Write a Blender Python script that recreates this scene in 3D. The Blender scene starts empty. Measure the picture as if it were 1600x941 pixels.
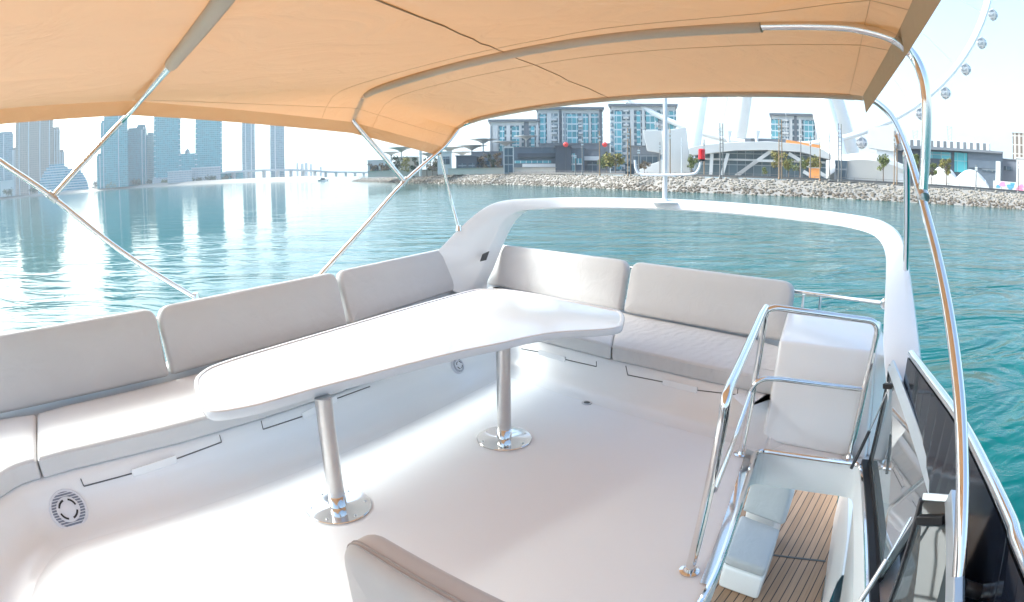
import bpy, bmesh, math, random
import numpy as np
from mathutils import Vector, Matrix
from mathutils.geometry import tessellate_polygon
random.seed(7)
R = math.radians
SC = bpy.context.scene
COL = SC.collection

# ------------------------------------------------------------------ camera
LF, LA, PITCH, ROLL, CY, EYE = 897.2, -.0183, .1254, -.0076, 380.0, 1.9
cd = bpy.data.cameras.new('camera')
cam = bpy.data.objects.new('camera', cd); COL.objects.link(cam); SC.camera = cam
cd.type = 'PANO'
cd.sensor_width = 36.0
cd.clip_end = 20000.0
cd.clip_start = 0.02
cp = cd
cp.panorama_type = 'FISHEYE_LENS_POLYNOMIAL'
cp.fisheye_fov = math.pi
_th = np.linspace(0.001, 1.25, 400)
_r = LF*(_th + LA*_th**3)*36.0/1600.0
_A = np.stack([_r, _r**2, _r**3, _r**4], 1)
_k = np.linalg.lstsq(_A, _th, rcond=None)[0]
cp.fisheye_polynomial_k0 = 0.0
cp.fisheye_polynomial_k1 = -float(_k[0]); cp.fisheye_polynomial_k2 = -float(_k[1])
cp.fisheye_polynomial_k3 = -float(_k[2]); cp.fisheye_polynomial_k4 = -float(_k[3])
cd.shift_y = (CY-470.5)/941.0
cam.matrix_world = Matrix.Translation((0, 0, EYE)) @ Matrix.Rotation(math.pi/2-PITCH, 4, 'X') @ Matrix.Rotation(ROLL, 4, 'Z')

# ------------------------------------------------------------------ light
SUN_AZ, SUN_EL = R(-70), R(40)
w = bpy.data.worlds.new('World'); SC.world = w; w.use_nodes = True
nt = w.node_tree
sky = nt.nodes.new('ShaderNodeTexSky'); sky.sky_type = 'NISHITA'; sky.sun_disc = False
sky.sun_elevation = SUN_EL; sky.sun_rotation = SUN_AZ
sky.air_density = 1.0; sky.dust_density = 4.2; sky.ozone_density = 1.5; sky.altitude = 0
hs_ = nt.nodes.new('ShaderNodeHueSaturation'); hs_.inputs['Saturation'].default_value = .9
nt.links.new(sky.outputs[0], hs_.inputs['Color']); nt.links.new(hs_.outputs[0], nt.nodes['Background'].inputs[0])
nt.nodes['Background'].inputs[1].default_value = 0.15
sd = bpy.data.lights.new('sun', 'SUN'); sd.energy = 1.25; sd.angle = R(15.0); sd.color = (1, .975, .94)
sun = bpy.data.objects.new('sun', sd); COL.objects.link(sun)
_sdir = Vector((math.sin(SUN_AZ)*math.cos(SUN_EL), math.cos(SUN_AZ)*math.cos(SUN_EL), math.sin(SUN_EL)))
sun.rotation_euler = _sdir.to_track_quat('Z', 'Y').to_euler()
sun.location = _sdir*400
vs = SC.view_settings
vs.view_transform = 'Standard'; vs.look = 'None'; vs.gamma = 1; vs.use_curve_mapping = False
vs.exposure = 1.72
vs.use_white_balance = True; vs.white_balance_temperature = 5900; vs.white_balance_tint = -1
SC.cycles.use_denoising = True
SC.cycles.max_bounces = 10; SC.cycles.diffuse_bounces = 5; SC.cycles.glossy_bounces = 4
SC.cycles.transmission_bounces = 6; SC.cycles.volume_bounces = 1; SC.cycles.transparent_max_bounces = 12
SC.cycles.caustics_reflective = False; SC.cycles.caustics_refractive = False
SC.cycles.sample_clamp_indirect = 6.0

# ------------------------------------------------------------------ survey helpers (read positions of the real place off the lens model)
def ray(px, py):
    x = px-800; y = -(py-CY)
    cr, sr = math.cos(ROLL), math.sin(ROLL); x, y = cr*x-sr*y, sr*x+cr*y
    q = math.hypot(x, y); r = q/LF; th = r
    for _ in range(20): th = th-(th+LA*th**3-r)/(1+3*LA*th**2)
    s = math.sin(th)/max(q, 1e-9); X = x*s; U = y*s; F = math.cos(th)
    return Vector((X, F*math.cos(PITCH)+U*math.sin(PITCH), U*math.cos(PITCH)-F*math.sin(PITCH)))
def at(px, py, z):
    d = ray(px, py); return Vector((0, 0, EYE))+d*((z-EYE)/d.z)
def atd(px, py, D):
    d = ray(px, py); return Vector((0, 0, EYE))+d*(D/math.hypot(d.x, d.y))
def onpl(px, py, P, D):
    d = ray(px, py); n = Vector((D[1], -D[0]))
    t = (n.x*P[0]+n.y*P[1])/(n.x*d.x+n.y*d.y); return Vector((0, 0, EYE))+d*t
def V(*a): return Vector(a if len(a) > 1 else a[0])

# ------------------------------------------------------------------ materials
def mat(name, col, rough=.5, metal=0, spec=.5, noise=0, nscale=8, bump=0, bscale=40, coat=0, trans=0, alpha=1, rvar=0):
    m = bpy.data.materials.new(name); m.use_nodes = True; t = m.node_tree; b = t.nodes['Principled BSDF']
    b.inputs['Base Color'].default_value = (*col, 1); b.inputs['Roughness'].default_value = rough
    b.inputs['Metallic'].default_value = metal; b.inputs['Specular IOR Level'].default_value = spec
    b.inputs['Coat Weight'].default_value = coat; b.inputs['Coat Roughness'].default_value = .08
    b.inputs['Transmission Weight'].default_value = trans; b.inputs['Alpha'].default_value = alpha
    if noise or bump or rvar:
        tc = t.nodes.new('ShaderNodeTexCoord')
    if noise:
        n = t.nodes.new('ShaderNodeTexNoise'); n.inputs['Scale'].default_value = nscale; n.inputs['Detail'].default_value = 5
        t.links.new(tc.outputs['Object'], n.inputs['Vector'])
        mx = t.nodes.new('ShaderNodeMix'); mx.data_type = 'RGBA'
        mx.inputs[6].default_value = (*[max(0, c*(1-noise)) for c in col], 1); mx.inputs[7].default_value = (*[min(1, c*(1+noise)) for c in col], 1)
        t.links.new(n.outputs[0], mx.inputs[0]); t.links.new(mx.outputs[2], b.inputs['Base Color'])
    if rvar:
        n = t.nodes.new('ShaderNodeTexNoise'); n.inputs['Scale'].default_value = 3; n.inputs['Detail'].default_value = 6
        t.links.new(tc.outputs['Object'], n.inputs['Vector'])
        mr = t.nodes.new('ShaderNodeMapRange'); mr.inputs[3].default_value = rough-rvar; mr.inputs[4].default_value = rough+rvar
        t.links.new(n.outputs[0], mr.inputs[0]); t.links.new(mr.outputs[0], b.inputs['Roughness'])
    if bump:
        n = t.nodes.new('ShaderNodeTexNoise'); n.inputs['Scale'].default_value = bscale; n.inputs['Detail'].default_value = 4
        t.links.new(tc.outputs['Object'], n.inputs['Vector'])
        bp = t.nodes.new('ShaderNodeBump'); bp.inputs['Strength'].default_value = bump; bp.inputs['Distance'].default_value = .01
        t.links.new(n.outputs[0], bp.inputs['Height']); t.links.new(bp.outputs[0], b.inputs['Normal'])
    return m
def facade(name, glass, frame, fh=3.6, bw=4.0, lz=.25, lx=.2, rough=.25, var=.25):
    """storey bands and mullions over glass, panes varying in tone"""
    m = bpy.data.materials.new(name); m.use_nodes = True; t = m.node_tree; b = t.nodes['Principled BSDF']; L = t.links.new
    tc = t.nodes.new('ShaderNodeTexCoord'); sp = t.nodes.new('ShaderNodeSeparateXYZ'); L(tc.outputs['Object'], sp.inputs[0])
    def M(op, a, b_=None, c=None):
        n = t.nodes.new('ShaderNodeMath'); n.operation = op
        for i, v in enumerate((a, b_, c)):
            if v is None: continue
            if isinstance(v, (int, float)): n.inputs[i].default_value = v
            else: L(v, n.inputs[i])
        return n.outputs[0]
    hx = M('ADD', sp.outputs[0], sp.outputs[1])
    zf = M('DIVIDE', sp.outputs[2], fh); xf = M('DIVIDE', hx, bw)
    za = M('LESS_THAN', M('FRACT', zf), lz); xa = M('LESS_THAN', M('FRACT', xf), lx)
    mask = M('MAXIMUM', za, xa)
    cell = t.nodes.new('ShaderNodeCombineXYZ'); L(M('FLOOR', xf), cell.inputs[0]); L(M('FLOOR', zf), cell.inputs[1])
    wn = t.nodes.new('ShaderNodeTexWhiteNoise'); wn.noise_dimensions = '2D'; L(cell.outputs[0], wn.inputs['Vector'])
    gm = t.nodes.new('ShaderNodeMix'); gm.data_type = 'RGBA'; L(wn.outputs[0], gm.inputs[0])
    gm.inputs[6].default_value = (*[c*(1-var) for c in glass], 1); gm.inputs[7].default_value = (*[min(1, c*(1+var)) for c in glass], 1)
    mx = t.nodes.new('ShaderNodeMix'); mx.data_type = 'RGBA'; L(mask, mx.inputs[0]); L(gm.outputs[2], mx.inputs[6]); mx.inputs[7].default_value = (*frame, 1)
    L(mx.outputs[2], b.inputs['Base Color'])
    mr = t.nodes.new('ShaderNodeMapRange'); L(mask, mr.inputs[0]); mr.inputs[3].default_value = rough; mr.inputs[4].default_value = .6; L(mr.outputs[0], b.inputs['Roughness'])
    return m

GEL = mat('gelcoat', (.83, .835, .84), .22, coat=.3, bump=.03, bscale=3, noise=.012, nscale=2.5)
DECKW = mat('deck_nonskid', (.84, .845, .85), .5, bump=.25, bscale=350, noise=.02, nscale=1.7, spec=.3)
STEEL = mat('polished_steel', (.78, .76, .74), .09, 1, rvar=.04)
STEELR = mat('brushed_steel', (.62, .61, .60), .28, 1, noise=.06, nscale=30)
ALU = mat('anodised_aluminium', (.68, .74, .78), .35, .6, noise=.04, nscale=20)
BLACK = mat('black_rubber', (.012, .012, .014), .4)
DGREY = mat('dark_grey_metal', (.06, .06, .065), .35, .4)
WPLAS = mat('white_plastic', (.75, .76, .80), .3)
GAP = mat('shadow_gap_seal', (.10, .10, .10), .7)
PIPING = mat('taupe_thread', (.33, .29, .275), .8)
def fabric(name, col, fold=0.0):
    m = bpy.data.materials.new(name); m.use_nodes = True; t = m.node_tree; b = t.nodes['Principled BSDF']; L = t.links.new
    b.inputs['Roughness'].default_value = .62; b.inputs['Specular IOR Level'].default_value = .3
    b.inputs['Sheen Weight'].default_value = .15
    tc = t.nodes.new('ShaderNodeTexCoord')
    n = t.nodes.new('ShaderNodeTexNoise'); n.inputs['Scale'].default_value = 2.5; n.inputs['Detail'].default_value = 5; L(tc.outputs['Object'], n.inputs['Vector'])
    mx = t.nodes.new('ShaderNodeMix'); mx.data_type = 'RGBA'; L(n.outputs[0], mx.inputs[0])
    mx.inputs[6].default_value = (*[c*.94 for c in col], 1); mx.inputs[7].default_value = (*[c*1.05 for c in col], 1); L(mx.outputs[2], b.inputs['Base Color'])
    f = t.nodes.new('ShaderNodeTexNoise'); f.inputs['Scale'].default_value = 420; f.inputs['Detail'].default_value = 2; L(tc.outputs['Object'], f.inputs['Vector'])
    g = t.nodes.new('ShaderNodeTexNoise'); g.inputs['Scale'].default_value = 5; g.inputs['Detail'].default_value = 3; g.inputs['Distortion'].default_value = .6; L(tc.outputs['Object'], g.inputs['Vector'])
    b1 = t.nodes.new('ShaderNodeBump'); b1.inputs['Strength'].default_value = .25; b1.inputs['Distance'].default_value = .0015; L(f.outputs[0], b1.inputs['Height'])
    b2 = t.nodes.new('ShaderNodeBump'); b2.inputs['Strength'].default_value = .35+fold; b2.inputs['Distance'].default_value = .02; L(g.outputs[0], b2.inputs['Height']); L(b1.outputs[0], b2.inputs['Normal'])
    L(b2.outputs[0], b.inputs['Normal'])
    return m
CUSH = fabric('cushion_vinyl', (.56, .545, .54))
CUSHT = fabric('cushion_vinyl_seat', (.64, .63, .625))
CUSHP = fabric('pleated_vinyl', (.60, .585, .575), .5)
def pleats(m):
    t = m.node_tree; L = t.links.new; b = t.nodes['Principled BSDF']; prev = b.inputs['Normal'].links[0].from_socket
    tc = t.nodes.new('ShaderNodeTexCoord'); mp = t.nodes.new('ShaderNodeMapping'); mp.inputs['Rotation'].default_value[2] = R(48); L(tc.outputs['Object'], mp.inputs[0])
    wv = t.nodes.new('ShaderNodeTexWave'); wv.inputs['Scale'].default_value = 3.2; wv.inputs['Distortion'].default_value = 7; wv.inputs['Detail'].default_value = 2; wv.inputs['Detail Scale'].default_value = 1.2; L(mp.outputs[0], wv.inputs['Vector'])
    b3_ = t.nodes.new('ShaderNodeBump'); b3_.inputs['Strength'].default_value = .35; b3_.inputs['Distance'].default_value = .006; L(wv.outputs['Fac'], b3_.inputs['Height']); L(prev, b3_.inputs['Normal']); L(b3_.outputs[0], b.inputs['Normal'])
pleats(CUSHP)
CUSHC = fabric('cockpit_vinyl', (.47, .48, .49))
CUSHH = fabric('helm_vinyl', (.47, .43, .415))

def canopy_mat(nm, trans, dif):
    m = bpy.data.materials.new(nm); m.use_nodes = True; t = m.node_tree; L = t.links.new
    t.nodes.clear(); o = t.nodes.new('ShaderNodeOutputMaterial')
    tc = t.nodes.new('ShaderNodeTexCoord')
    n = t.nodes.new('ShaderNodeTexNoise'); n.inputs['Scale'].default_value = 1.3; n.inputs['Detail'].default_value = 5; L(tc.outputs['Object'], n.inputs['Vector'])
    mx = t.nodes.new('ShaderNodeMix'); mx.data_type = 'RGBA'; L(n.outputs[0], mx.inputs[0])
    mx.inputs[6].default_value = (.97, .35, .055, 1); mx.inputs[7].default_value = (.99, .38, .075, 1)
    d = t.nodes.new('ShaderNodeBsdfDiffuse'); d.inputs[0].default_value = (*dif, 1)
    tr = t.nodes.new('ShaderNodeBsdfTranslucent'); L(mx.outputs[2], tr.inputs[0])
    ms = t.nodes.new('ShaderNodeMixShader'); ms.inputs[0].default_value = trans
    g = t.nodes.new('ShaderNodeTexNoise'); g.inputs['Scale'].default_value = 2.2; g.inputs['Detail'].default_value = 4; g.inputs['Distortion'].default_value = 1.2; L(tc.outputs['Object'], g.inputs['Vector'])
    b2 = t.nodes.new('ShaderNodeBump'); b2.inputs['Strength'].default_value = .5; b2.inputs['Distance'].default_value = .06; L(g.outputs[0], b2.inputs['Height'])
    L(b2.outputs[0], d.inputs['Normal']); L(b2.outputs[0], tr.inputs['Normal'])
    L(d.outputs[0], ms.inputs[1]); L(tr.outputs[0], ms.inputs[2]); L(ms.outputs[0], o.inputs[0])
    return m
CANV = canopy_mat('canopy_cloth', .155, (.62, .53, .425)); HEMM = canopy_mat('doubled_hem_cloth', .09, (.56, .45, .33))
SLEEVE = mat('sleeve_cloth', (.56, .46, .36), .85)
SEAM = mat('seam_thread', (.38, .27, .18), .9); STITCH = mat('stitch_thread', (.50, .38, .26), .9)

def glass_mat(name, tint, mixf):
    """smoked acrylic: part see-through tint, part gloss"""
    m = bpy.data.materials.new(name); m.use_nodes = True; t = m.node_tree; t.nodes.clear(); L = t.links.new
    o = t.nodes.new('ShaderNodeOutputMaterial'); tp = t.nodes.new('ShaderNodeBsdfTransparent'); tp.inputs[0].default_value = (*tint, 1)
    g = t.nodes.new('ShaderNodeBsdfGlossy'); g.inputs[1].default_value = .03; g.inputs[0].default_value = (1, 1, 1, 1)
    fr = t.nodes.new('ShaderNodeFresnel'); fr.inputs[0].default_value = 1.9
    ms = t.nodes.new('ShaderNodeMixShader'); L(fr.outputs[0], ms.inputs[0]); L(tp.outputs[0], ms.inputs[1]); L(g.outputs[0], ms.inputs[2])
    d = t.nodes.new('ShaderNodeBsdfDiffuse'); d.inputs[0].default_value = (.19, .235, .26, 1)
    m2 = t.nodes.new('ShaderNodeMixShader'); m2.inputs[0].default_value = mixf; L(ms.outputs[0], m2.inputs[1]); L(d.outputs[0], m2.inputs[2]); L(m2.outputs[0], o.inputs[0])
    return m
SMOKE = glass_mat('smoked_glass', (.26, .32, .35), .42)
NAVY = mat('navy_acrylic', (.012, .016, .028), .12, spec=.35)

def teak_mat():
    m = bpy.data.materials.new('teak'); m.use_nodes = True; t = m.node_tree; b = t.nodes['Principled BSDF']; L = t.links.new
    b.inputs['Roughness'].default_value = .6
    tc = t.nodes.new('ShaderNodeTexCoord'); mp = t.nodes.new('ShaderNodeMapping'); mp.inputs['Rotation'].default_value[2] = R(42); L(tc.outputs['Object'], mp.inputs[0])
    sp = t.nodes.new('ShaderNodeSeparateXYZ'); L(mp.outputs[0], sp.inputs[0])
    def M(op, a, v):
        n = t.nodes.new('ShaderNodeMath'); n.operation = op; L(a, n.inputs[0]); n.inputs[1].default_value = v; return n.outputs[0]
    q = M('DIVIDE', sp.outputs[0], .085); fr = M('FRACT', q, 0); line = M('LESS_THAN', fr, .13); fl = M('FLOOR', q, 0)
    wn = t.nodes.new('ShaderNodeTexWhiteNoise'); wn.noise_dimensions = '1D'; L(fl, wn.inputs['W'])
    c = t.nodes.new('ShaderNodeMix'); c.data_type = 'RGBA'; L(wn.outputs[0], c.inputs[0]); c.inputs[6].default_value = (.38, .23, .13, 1); c.inputs[7].default_value = (.50, .32, .20, 1)
    mp2 = t.nodes.new('ShaderNodeMapping'); mp2.inputs['Scale'].default_value = (30, 2, 1); L(mp.outputs[0], mp2.inputs[0])
    n = t.nodes.new('ShaderNodeTexNoise'); n.inputs['Scale'].default_value = 1.5; n.inputs['Detail'].default_value = 5; L(mp2.outputs[0], n.inputs['Vector'])
    c2 = t.nodes.new('ShaderNodeMix'); c2.data_type = 'RGBA'; c2.blend_type = 'MULTIPLY'; c2.inputs[0].default_value = .45; L(c.outputs[2], c2.inputs[6]); L(n.outputs[0], c2.inputs[7])
    c3 = t.nodes.new('ShaderNodeMix'); c3.data_type = 'RGBA'; L(line, c3.inputs[0]); L(c2.outputs[2], c3.inputs[6]); c3.inputs[7].default_value = (.03, .022, .018, 1)
    L(c3.outputs[2], b.inputs['Base Color']); return m
TEAK = teak_mat()

# ------------------------------------------------------------------ mesh helpers
class MB:
    def __init__(s): s.v = []; s.f = []
    def add(s, vs, fs):
        n = len(s.v); s.v += [tuple(p) for p in vs]; s.f += [tuple(i+n for i in f) for f in fs]; return s
    def box(s, x0, x1, y0, y1, z0, z1):
        return s.hexa([(x0, y0, z0), (x1, y0, z0), (x1, y1, z0), (x0, y1, z0), (x0, y0, z1), (x1, y0, z1), (x1, y1, z1), (x0, y1, z1)])
    def hexa(s, p):
        return s.add(p, [(3, 2, 1, 0), (4, 5, 6, 7), (0, 1, 5, 4), (1, 2, 6, 5), (2, 3, 7, 6), (3, 0, 4, 7)])
    def bar(s, a, b, wd, ht, up=(0, 0, 1)):
        a = V(a); b = V(b); d = (b-a).normalized(); sd_ = d.cross(V(up)).normalized(); u = sd_.cross(d).normalized()
        q = []
        for p in (a, b): q += [p-sd_*wd/2-u*ht/2, p+sd_*wd/2-u*ht/2, p+sd_*wd/2+u*ht/2, p-sd_*wd/2+u*ht/2]
        return s.add(q, [(0, 1, 2, 3), (7, 6, 5, 4), (0, 4, 5, 1), (1, 5, 6, 2), (2, 6, 7, 3), (3, 7, 4, 0)])
    def tube(s, pts, r, seg=12, closed=False):
        P = [V(p) for p in pts]; n = len(P); rr = r if hasattr(r, '__len__') else [r]*n
        T = []
        for i in range(n):
            a = P[i-1] if (i > 0 or closed) else P[i]; b = P[(i+1) % n] if (i < n-1 or closed) else P[i]
            T.append((b-a).normalized())
        u = T[0].cross(V(0, 0, 1)); u = u.normalized() if u.length > .05 else T[0].cross(V(1, 0, 0)).normalized()
        vs_ = []
        for i in range(n):
            u = (u-T[i]*u.dot(T[i])).normalized(); w_ = T[i].cross(u)
            for k in range(seg):
                a = 2*math.pi*k/seg; vs_.append(P[i]+(u*math.cos(a)+w_*math.sin(a))*rr[i])
        fs = []
        for i in range(n if closed else n-1):
            j = (i+1) % n
            for k in range(seg): fs.append((i*seg+k, i*seg+(k+1) % seg, j*seg+(k+1) % seg, j*seg+k))
        if not closed: fs.append(tuple(reversed(range(seg)))); fs.append(tuple(range((n-1)*seg, n*seg)))
        return s.add(vs_, fs)
    def lathe(s, prof, c=(0, 0, 0), seg=32, axis=None):
        c = V(c); ax = V(axis).normalized() if axis is not None else V(0, 0, 1)
        u = ax.cross(V(0, 1, 0)); u = u.normalized() if u.length > .05 else V(1, 0, 0); w_ = ax.cross(u)
        vs_ = []; fs = []
        for (r, z) in prof:
            for k in range(seg):
                a = 2*math.pi*k/seg; vs_.append(c+ax*z+(u*math.cos(a)+w_*math.sin(a))*r)
        for i in range(len(prof)-1):
            for k in range(seg): fs.append((i*seg+k, i*seg+(k+1) % seg, (i+1)*seg+(k+1) % seg, (i+1)*seg+k))
        fs.append(tuple(reversed(range(seg)))); fs.append(tuple(range((len(prof)-1)*seg, len(prof)*seg)))
        return s.add(vs_, fs)
    def prism(s, outline, z0, z1):
        n = len(outline); vs_ = [(p[0], p[1], z0) for p in outline]+[(p[0], p[1], z1) for p in outline]
        fs = [tuple(reversed(range(n))), tuple(range(n, 2*n))]+[(i, (i+1) % n, (i+1) % n+n, i+n) for i in range(n)]
        return s.add(vs_, fs)
    def loft(s, rows, closed=False):
        m = len(rows[0]); vs_ = [p for r in rows for p in r]; fs = []
        for i in range(len(rows)-1):
            for k in range(m if closed else m-1): fs.append((i*m+k, i*m+(k+1) % m, (i+1)*m+(k+1) % m, (i+1)*m+k))
        return s.add(vs_, fs)
    def build(s, name, material, parent=None, smooth=False, bevel=0, bseg=3, loc=None, rz=0, recalc=True, subsurf=0):
        me = bpy.data.meshes.new(name); me.from_pydata([tuple(p) for p in s.v], [], s.f)
        if recalc or bevel:
            bm = bmesh.new(); bm.from_mesh(me)
            if bevel: bmesh.ops.remove_doubles(bm, verts=bm.verts, dist=1e-5)
            bmesh.ops.recalc_face_normals(bm, faces=bm.faces)
            if bevel:
                ed = [e for e in bm.edges if len(e.link_faces) == 2 and e.calc_face_angle(0) > R(25)]
                bmesh.ops.bevel(bm, geom=ed, offset=bevel, segments=bseg, profile=.6, affect='EDGES', clamp_overlap=True)
            bm.to_mesh(me); bm.free()
        if smooth or bevel:
            me.polygons.foreach_set('use_smooth', [True]*len(me.polygons))
            try: me.set_sharp_from_angle(angle=R(38))
            except Exception: pass
        o = bpy.data.objects.new(name, me); COL.objects.link(o)
        if material: me.materials.append(material)
        if parent: o.parent = parent
        if loc is not None: o.location = loc
        if rz: o.rotation_euler[2] = rz
        return o
def tag(o, label=None, cat=None, group=None, kind=None):
    if label: o['label'] = label
    if cat: o['category'] = cat
    if group: o['group'] = group
    if kind: o['kind'] = kind
    return o
def empty(name, loc=(0, 0, 0), rz=0, **k):
    o = bpy.data.objects.new(name, None); COL.objects.link(o); o.location = loc; o.rotation_euler[2] = rz; o.empty_display_size = .2
    return tag(o, **k)
def catmull(P, n=8, closed=False):
    P = [V(p) for p in P]; out = []; N = len(P)
    for i in range(N if closed else N-1):
        p0 = P[i-1] if (i > 0 or closed) else P[0]*2-P[1]
        p1 = P[i]; p2 = P[(i+1) % N]; p3 = P[(i+2) % N] if (i+2 < N or closed) else P[-1]*2-P[-2]
        for k in range(n):
            t = k/n; out.append(.5*((2*p1)+(p2-p0)*t+(2*p0-5*p1+4*p2-p3)*t*t+(3*p1-p0-3*p2+p3)*t**3))
    if not closed: out.append(P[-1])
    return out
def fillet(P, r, n=6):
    """polyline with rounded corners"""
    P = [V(p) for p in P]; out = [P[0]]
    for i in range(1, len(P)-1):
        a, b, c = P[i-1], P[i], P[i+1]; d1 = (a-b); d2 = (c-b); l = min(r, d1.length*.48, d2.length*.48)
        s, e = b+d1.normalized()*l, b+d2.normalized()*l
        for k in range(n+1):
            t = k/n; out.append((1-t)**2*s+2*t*(1-t)*b+t*t*e)
    out.append(P[-1]); return out
def inset(O, d):
    """inward offset of a counter-clockwise 2D outline"""
    n = len(O); out = []
    for i in range(n):
        a, b, c = O[i-1], O[i], O[(i+1) % n]
        e1 = V(b[0]-a[0], b[1]-a[1]); e2 = V(c[0]-b[0], c[1]-b[1])
        if e1.length < 1e-9 or e2.length < 1e-9: out.append(b); continue
        e1.normalize(); e2.normalize(); n1 = V(-e1.y, e1.x); n2 = V(-e2.y, e2.x); m = n1+n2
        k = d/max(.35, (1+n1.dot(n2))); out.append((b[0]+m.x*k, b[1]+m.y*k))
    return out
def area(O): return sum(O[i-1][0]*O[i][1]-O[i][0]*O[i-1][1] for i in range(len(O)))/2
def rounded(O, rad, n=6):
    """round the corners of a closed 2D outline; rad a number or list"""
    out = []; N = len(O)
    for i in range(N):
        r = rad[i] if hasattr(rad, '__len__') else rad
        a, b, c = (V(*O[i-1], 0), V(*O[i], 0), V(*O[(i+1) % N], 0)); d1 = a-b; d2 = c-b; l = min(r, d1.length*.48, d2.length*.48)
        if l < 1e-4 and r == 0: out.append((b.x, b.y)); continue
        s, e = b+d1.normalized()*l, b+d2.normalized()*l
        for k in range(n+1):
            t = k/n; p = (1-t)**2*s+2*t*(1-t)*b+t*t*e; out.append((p.x, p.y))
    return out
def round_in(O, rad, i, n=6):
    """outline O inset by i with its corners rounded, always the same number of points"""
    rr = [max(.0015, r-i) for r in (rad if hasattr(rad, '__len__') else [rad]*len(O))]
    return rounded(inset(O, i), rr, n)
def puffy(O, rad, th, er, frame, bulge=.012, seg=5, n=6):
    """upholstered pad: sharp outline O with corner radii rad in the frame's u,v; thickness along w; soft edges of radius er"""
    if area(O) < 0: O = O[::-1]; rad = rad[::-1] if hasattr(rad, '__len__') else rad
    o, u, v_, w_ = frame; mb = MB(); rings = []
    prof = [(er*(1-math.sin(a)), er*(1-math.cos(a))) for a in [k/seg*math.pi/2 for k in range(seg+1)]]      # bottom, going out
    prof = prof+[(i, th-z) for (i, z) in reversed(prof)]
    top = [(er+.03, th+bulge*.55), (er+.07, th+bulge*.9), (er+.11, th+bulge)]
    rows = []
    for (i, z) in prof+top:
        rows.append([o+u*p[0]+v_*p[1]+w_*z for p in round_in(O, rad, i, n)])
    mb.loft(rows, closed=True); m = len(rows[0]); n = len(rows)
    mb.f.append(tuple(reversed(range(m)))); mb.f.append(tuple(range((n-1)*m, n*m)))
    return mb
XY = (V(0, 0, 0), V(1, 0, 0), V(0, 1, 0), V(0, 0, 1))

# ------------------------------------------------------------------ water, land
WZ = -3.4
def water_mat():
    m = bpy.data.materials.new('sea_water'); m.use_nodes = True; t = m.node_tree; b = t.nodes['Principled BSDF']; L = t.links.new
    b.inputs['Roughness'].default_value = .07; b.inputs['IOR'].default_value = 1.33
    tc = t.nodes.new('ShaderNodeTexCoord'); geo = t.nodes.new('ShaderNodeNewGeometry')
    def noise(scale, det, dist, rot, sx):
        mp = t.nodes.new('ShaderNodeMapping'); mp.inputs['Rotation'].default_value[2] = rot; mp.inputs['Scale'].default_value = (sx, 1, 1); L(tc.outputs['Object'], mp.inputs[0])
        n = t.nodes.new('ShaderNodeTexNoise'); n.inputs['Scale'].default_value = scale; n.inputs['Detail'].default_value = det; n.inputs['Distortion'].default_value = dist; n.inputs['Roughness'].default_value = .55
        L(mp.outputs[0], n.inputs['Vector']); return n.outputs[0]
    big = noise(.028, 3, .3, .4, .5); mid = noise(.30, 3, .9, -.25, .4); sm = noise(1.4, 5, .6, .1, .5)
    cm = t.nodes.new('ShaderNodeMix'); cm.data_type = 'RGBA'; L(big, cm.inputs[0])
    cm.inputs[6].default_value = (.0, .050, .046, 1); cm.inputs[7].default_value = (.0, .115, .105, 1); L(cm.outputs[2], b.inputs['Base Color'])
    b1 = t.nodes.new('ShaderNodeBump'); b1.inputs['Distance'].default_value = .06; b1.inputs['Strength'].default_value = .8; L(sm, b1.inputs['Height'])
    b2 = t.nodes.new('ShaderNodeBump'); b2.inputs['Distance'].default_value = .38; b2.inputs['Strength'].default_value = .8; L(mid, b2.inputs['Height']); L(b1.outputs[0], b2.inputs['Normal'])
    sp = t.nodes.new('ShaderNodeSeparateXYZ'); L(tc.outputs['Object'], sp.inputs[0])
    wd_ = t.nodes.new('ShaderNodeMapRange'); wd_.inputs[1].default_value = -35; wd_.inputs[2].default_value = 15; wd_.inputs[3].default_value = .22; wd_.inputs[4].default_value = 2.3; L(sp.outputs[0], wd_.inputs[0])
    pt = t.nodes.new('ShaderNodeMapRange'); pt.inputs[1].default_value = .35; pt.inputs[2].default_value = .65; pt.inputs[3].default_value = .6; pt.inputs[4].default_value = 1.15; L(big, pt.inputs[0])
    ml_ = t.nodes.new('ShaderNodeMath'); ml_.operation = 'MULTIPLY'; L(wd_.outputs[0], ml_.inputs[0]); L(pt.outputs[0], ml_.inputs[1])
    L(ml_.outputs[0], b1.inputs['Strength']); L(ml_.outputs[0], b2.inputs['Strength'])
    L(b2.outputs[0], b.inputs['Normal']); return m
mb = MB(); _rad = [0, 3, 8, 20, 50, 120, 300, 700, 1600, 3600, 6000]; _n = 48
mb.v = [(0, 0, 0)]+[(r*math.cos(2*math.pi*k/_n), r*math.sin(2*math.pi*k/_n), 0) for r in _rad[1:] for k in range(_n)]
mb.f = [(0, 1+k, 1+(k+1) % _n) for k in range(_n)]+[(1+i*_n+k, 1+(i+1)*_n+k, 1+(i+1)*_n+(k+1) % _n, 1+i*_n+(k+1) % _n) for i in range(len(_rad)-2) for k in range(_n)]
tag(mb.build('water', water_mat(), loc=(0, 0, WZ)), 'calm turquoise sea water between the yacht and the shores', kind='structure')

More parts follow.
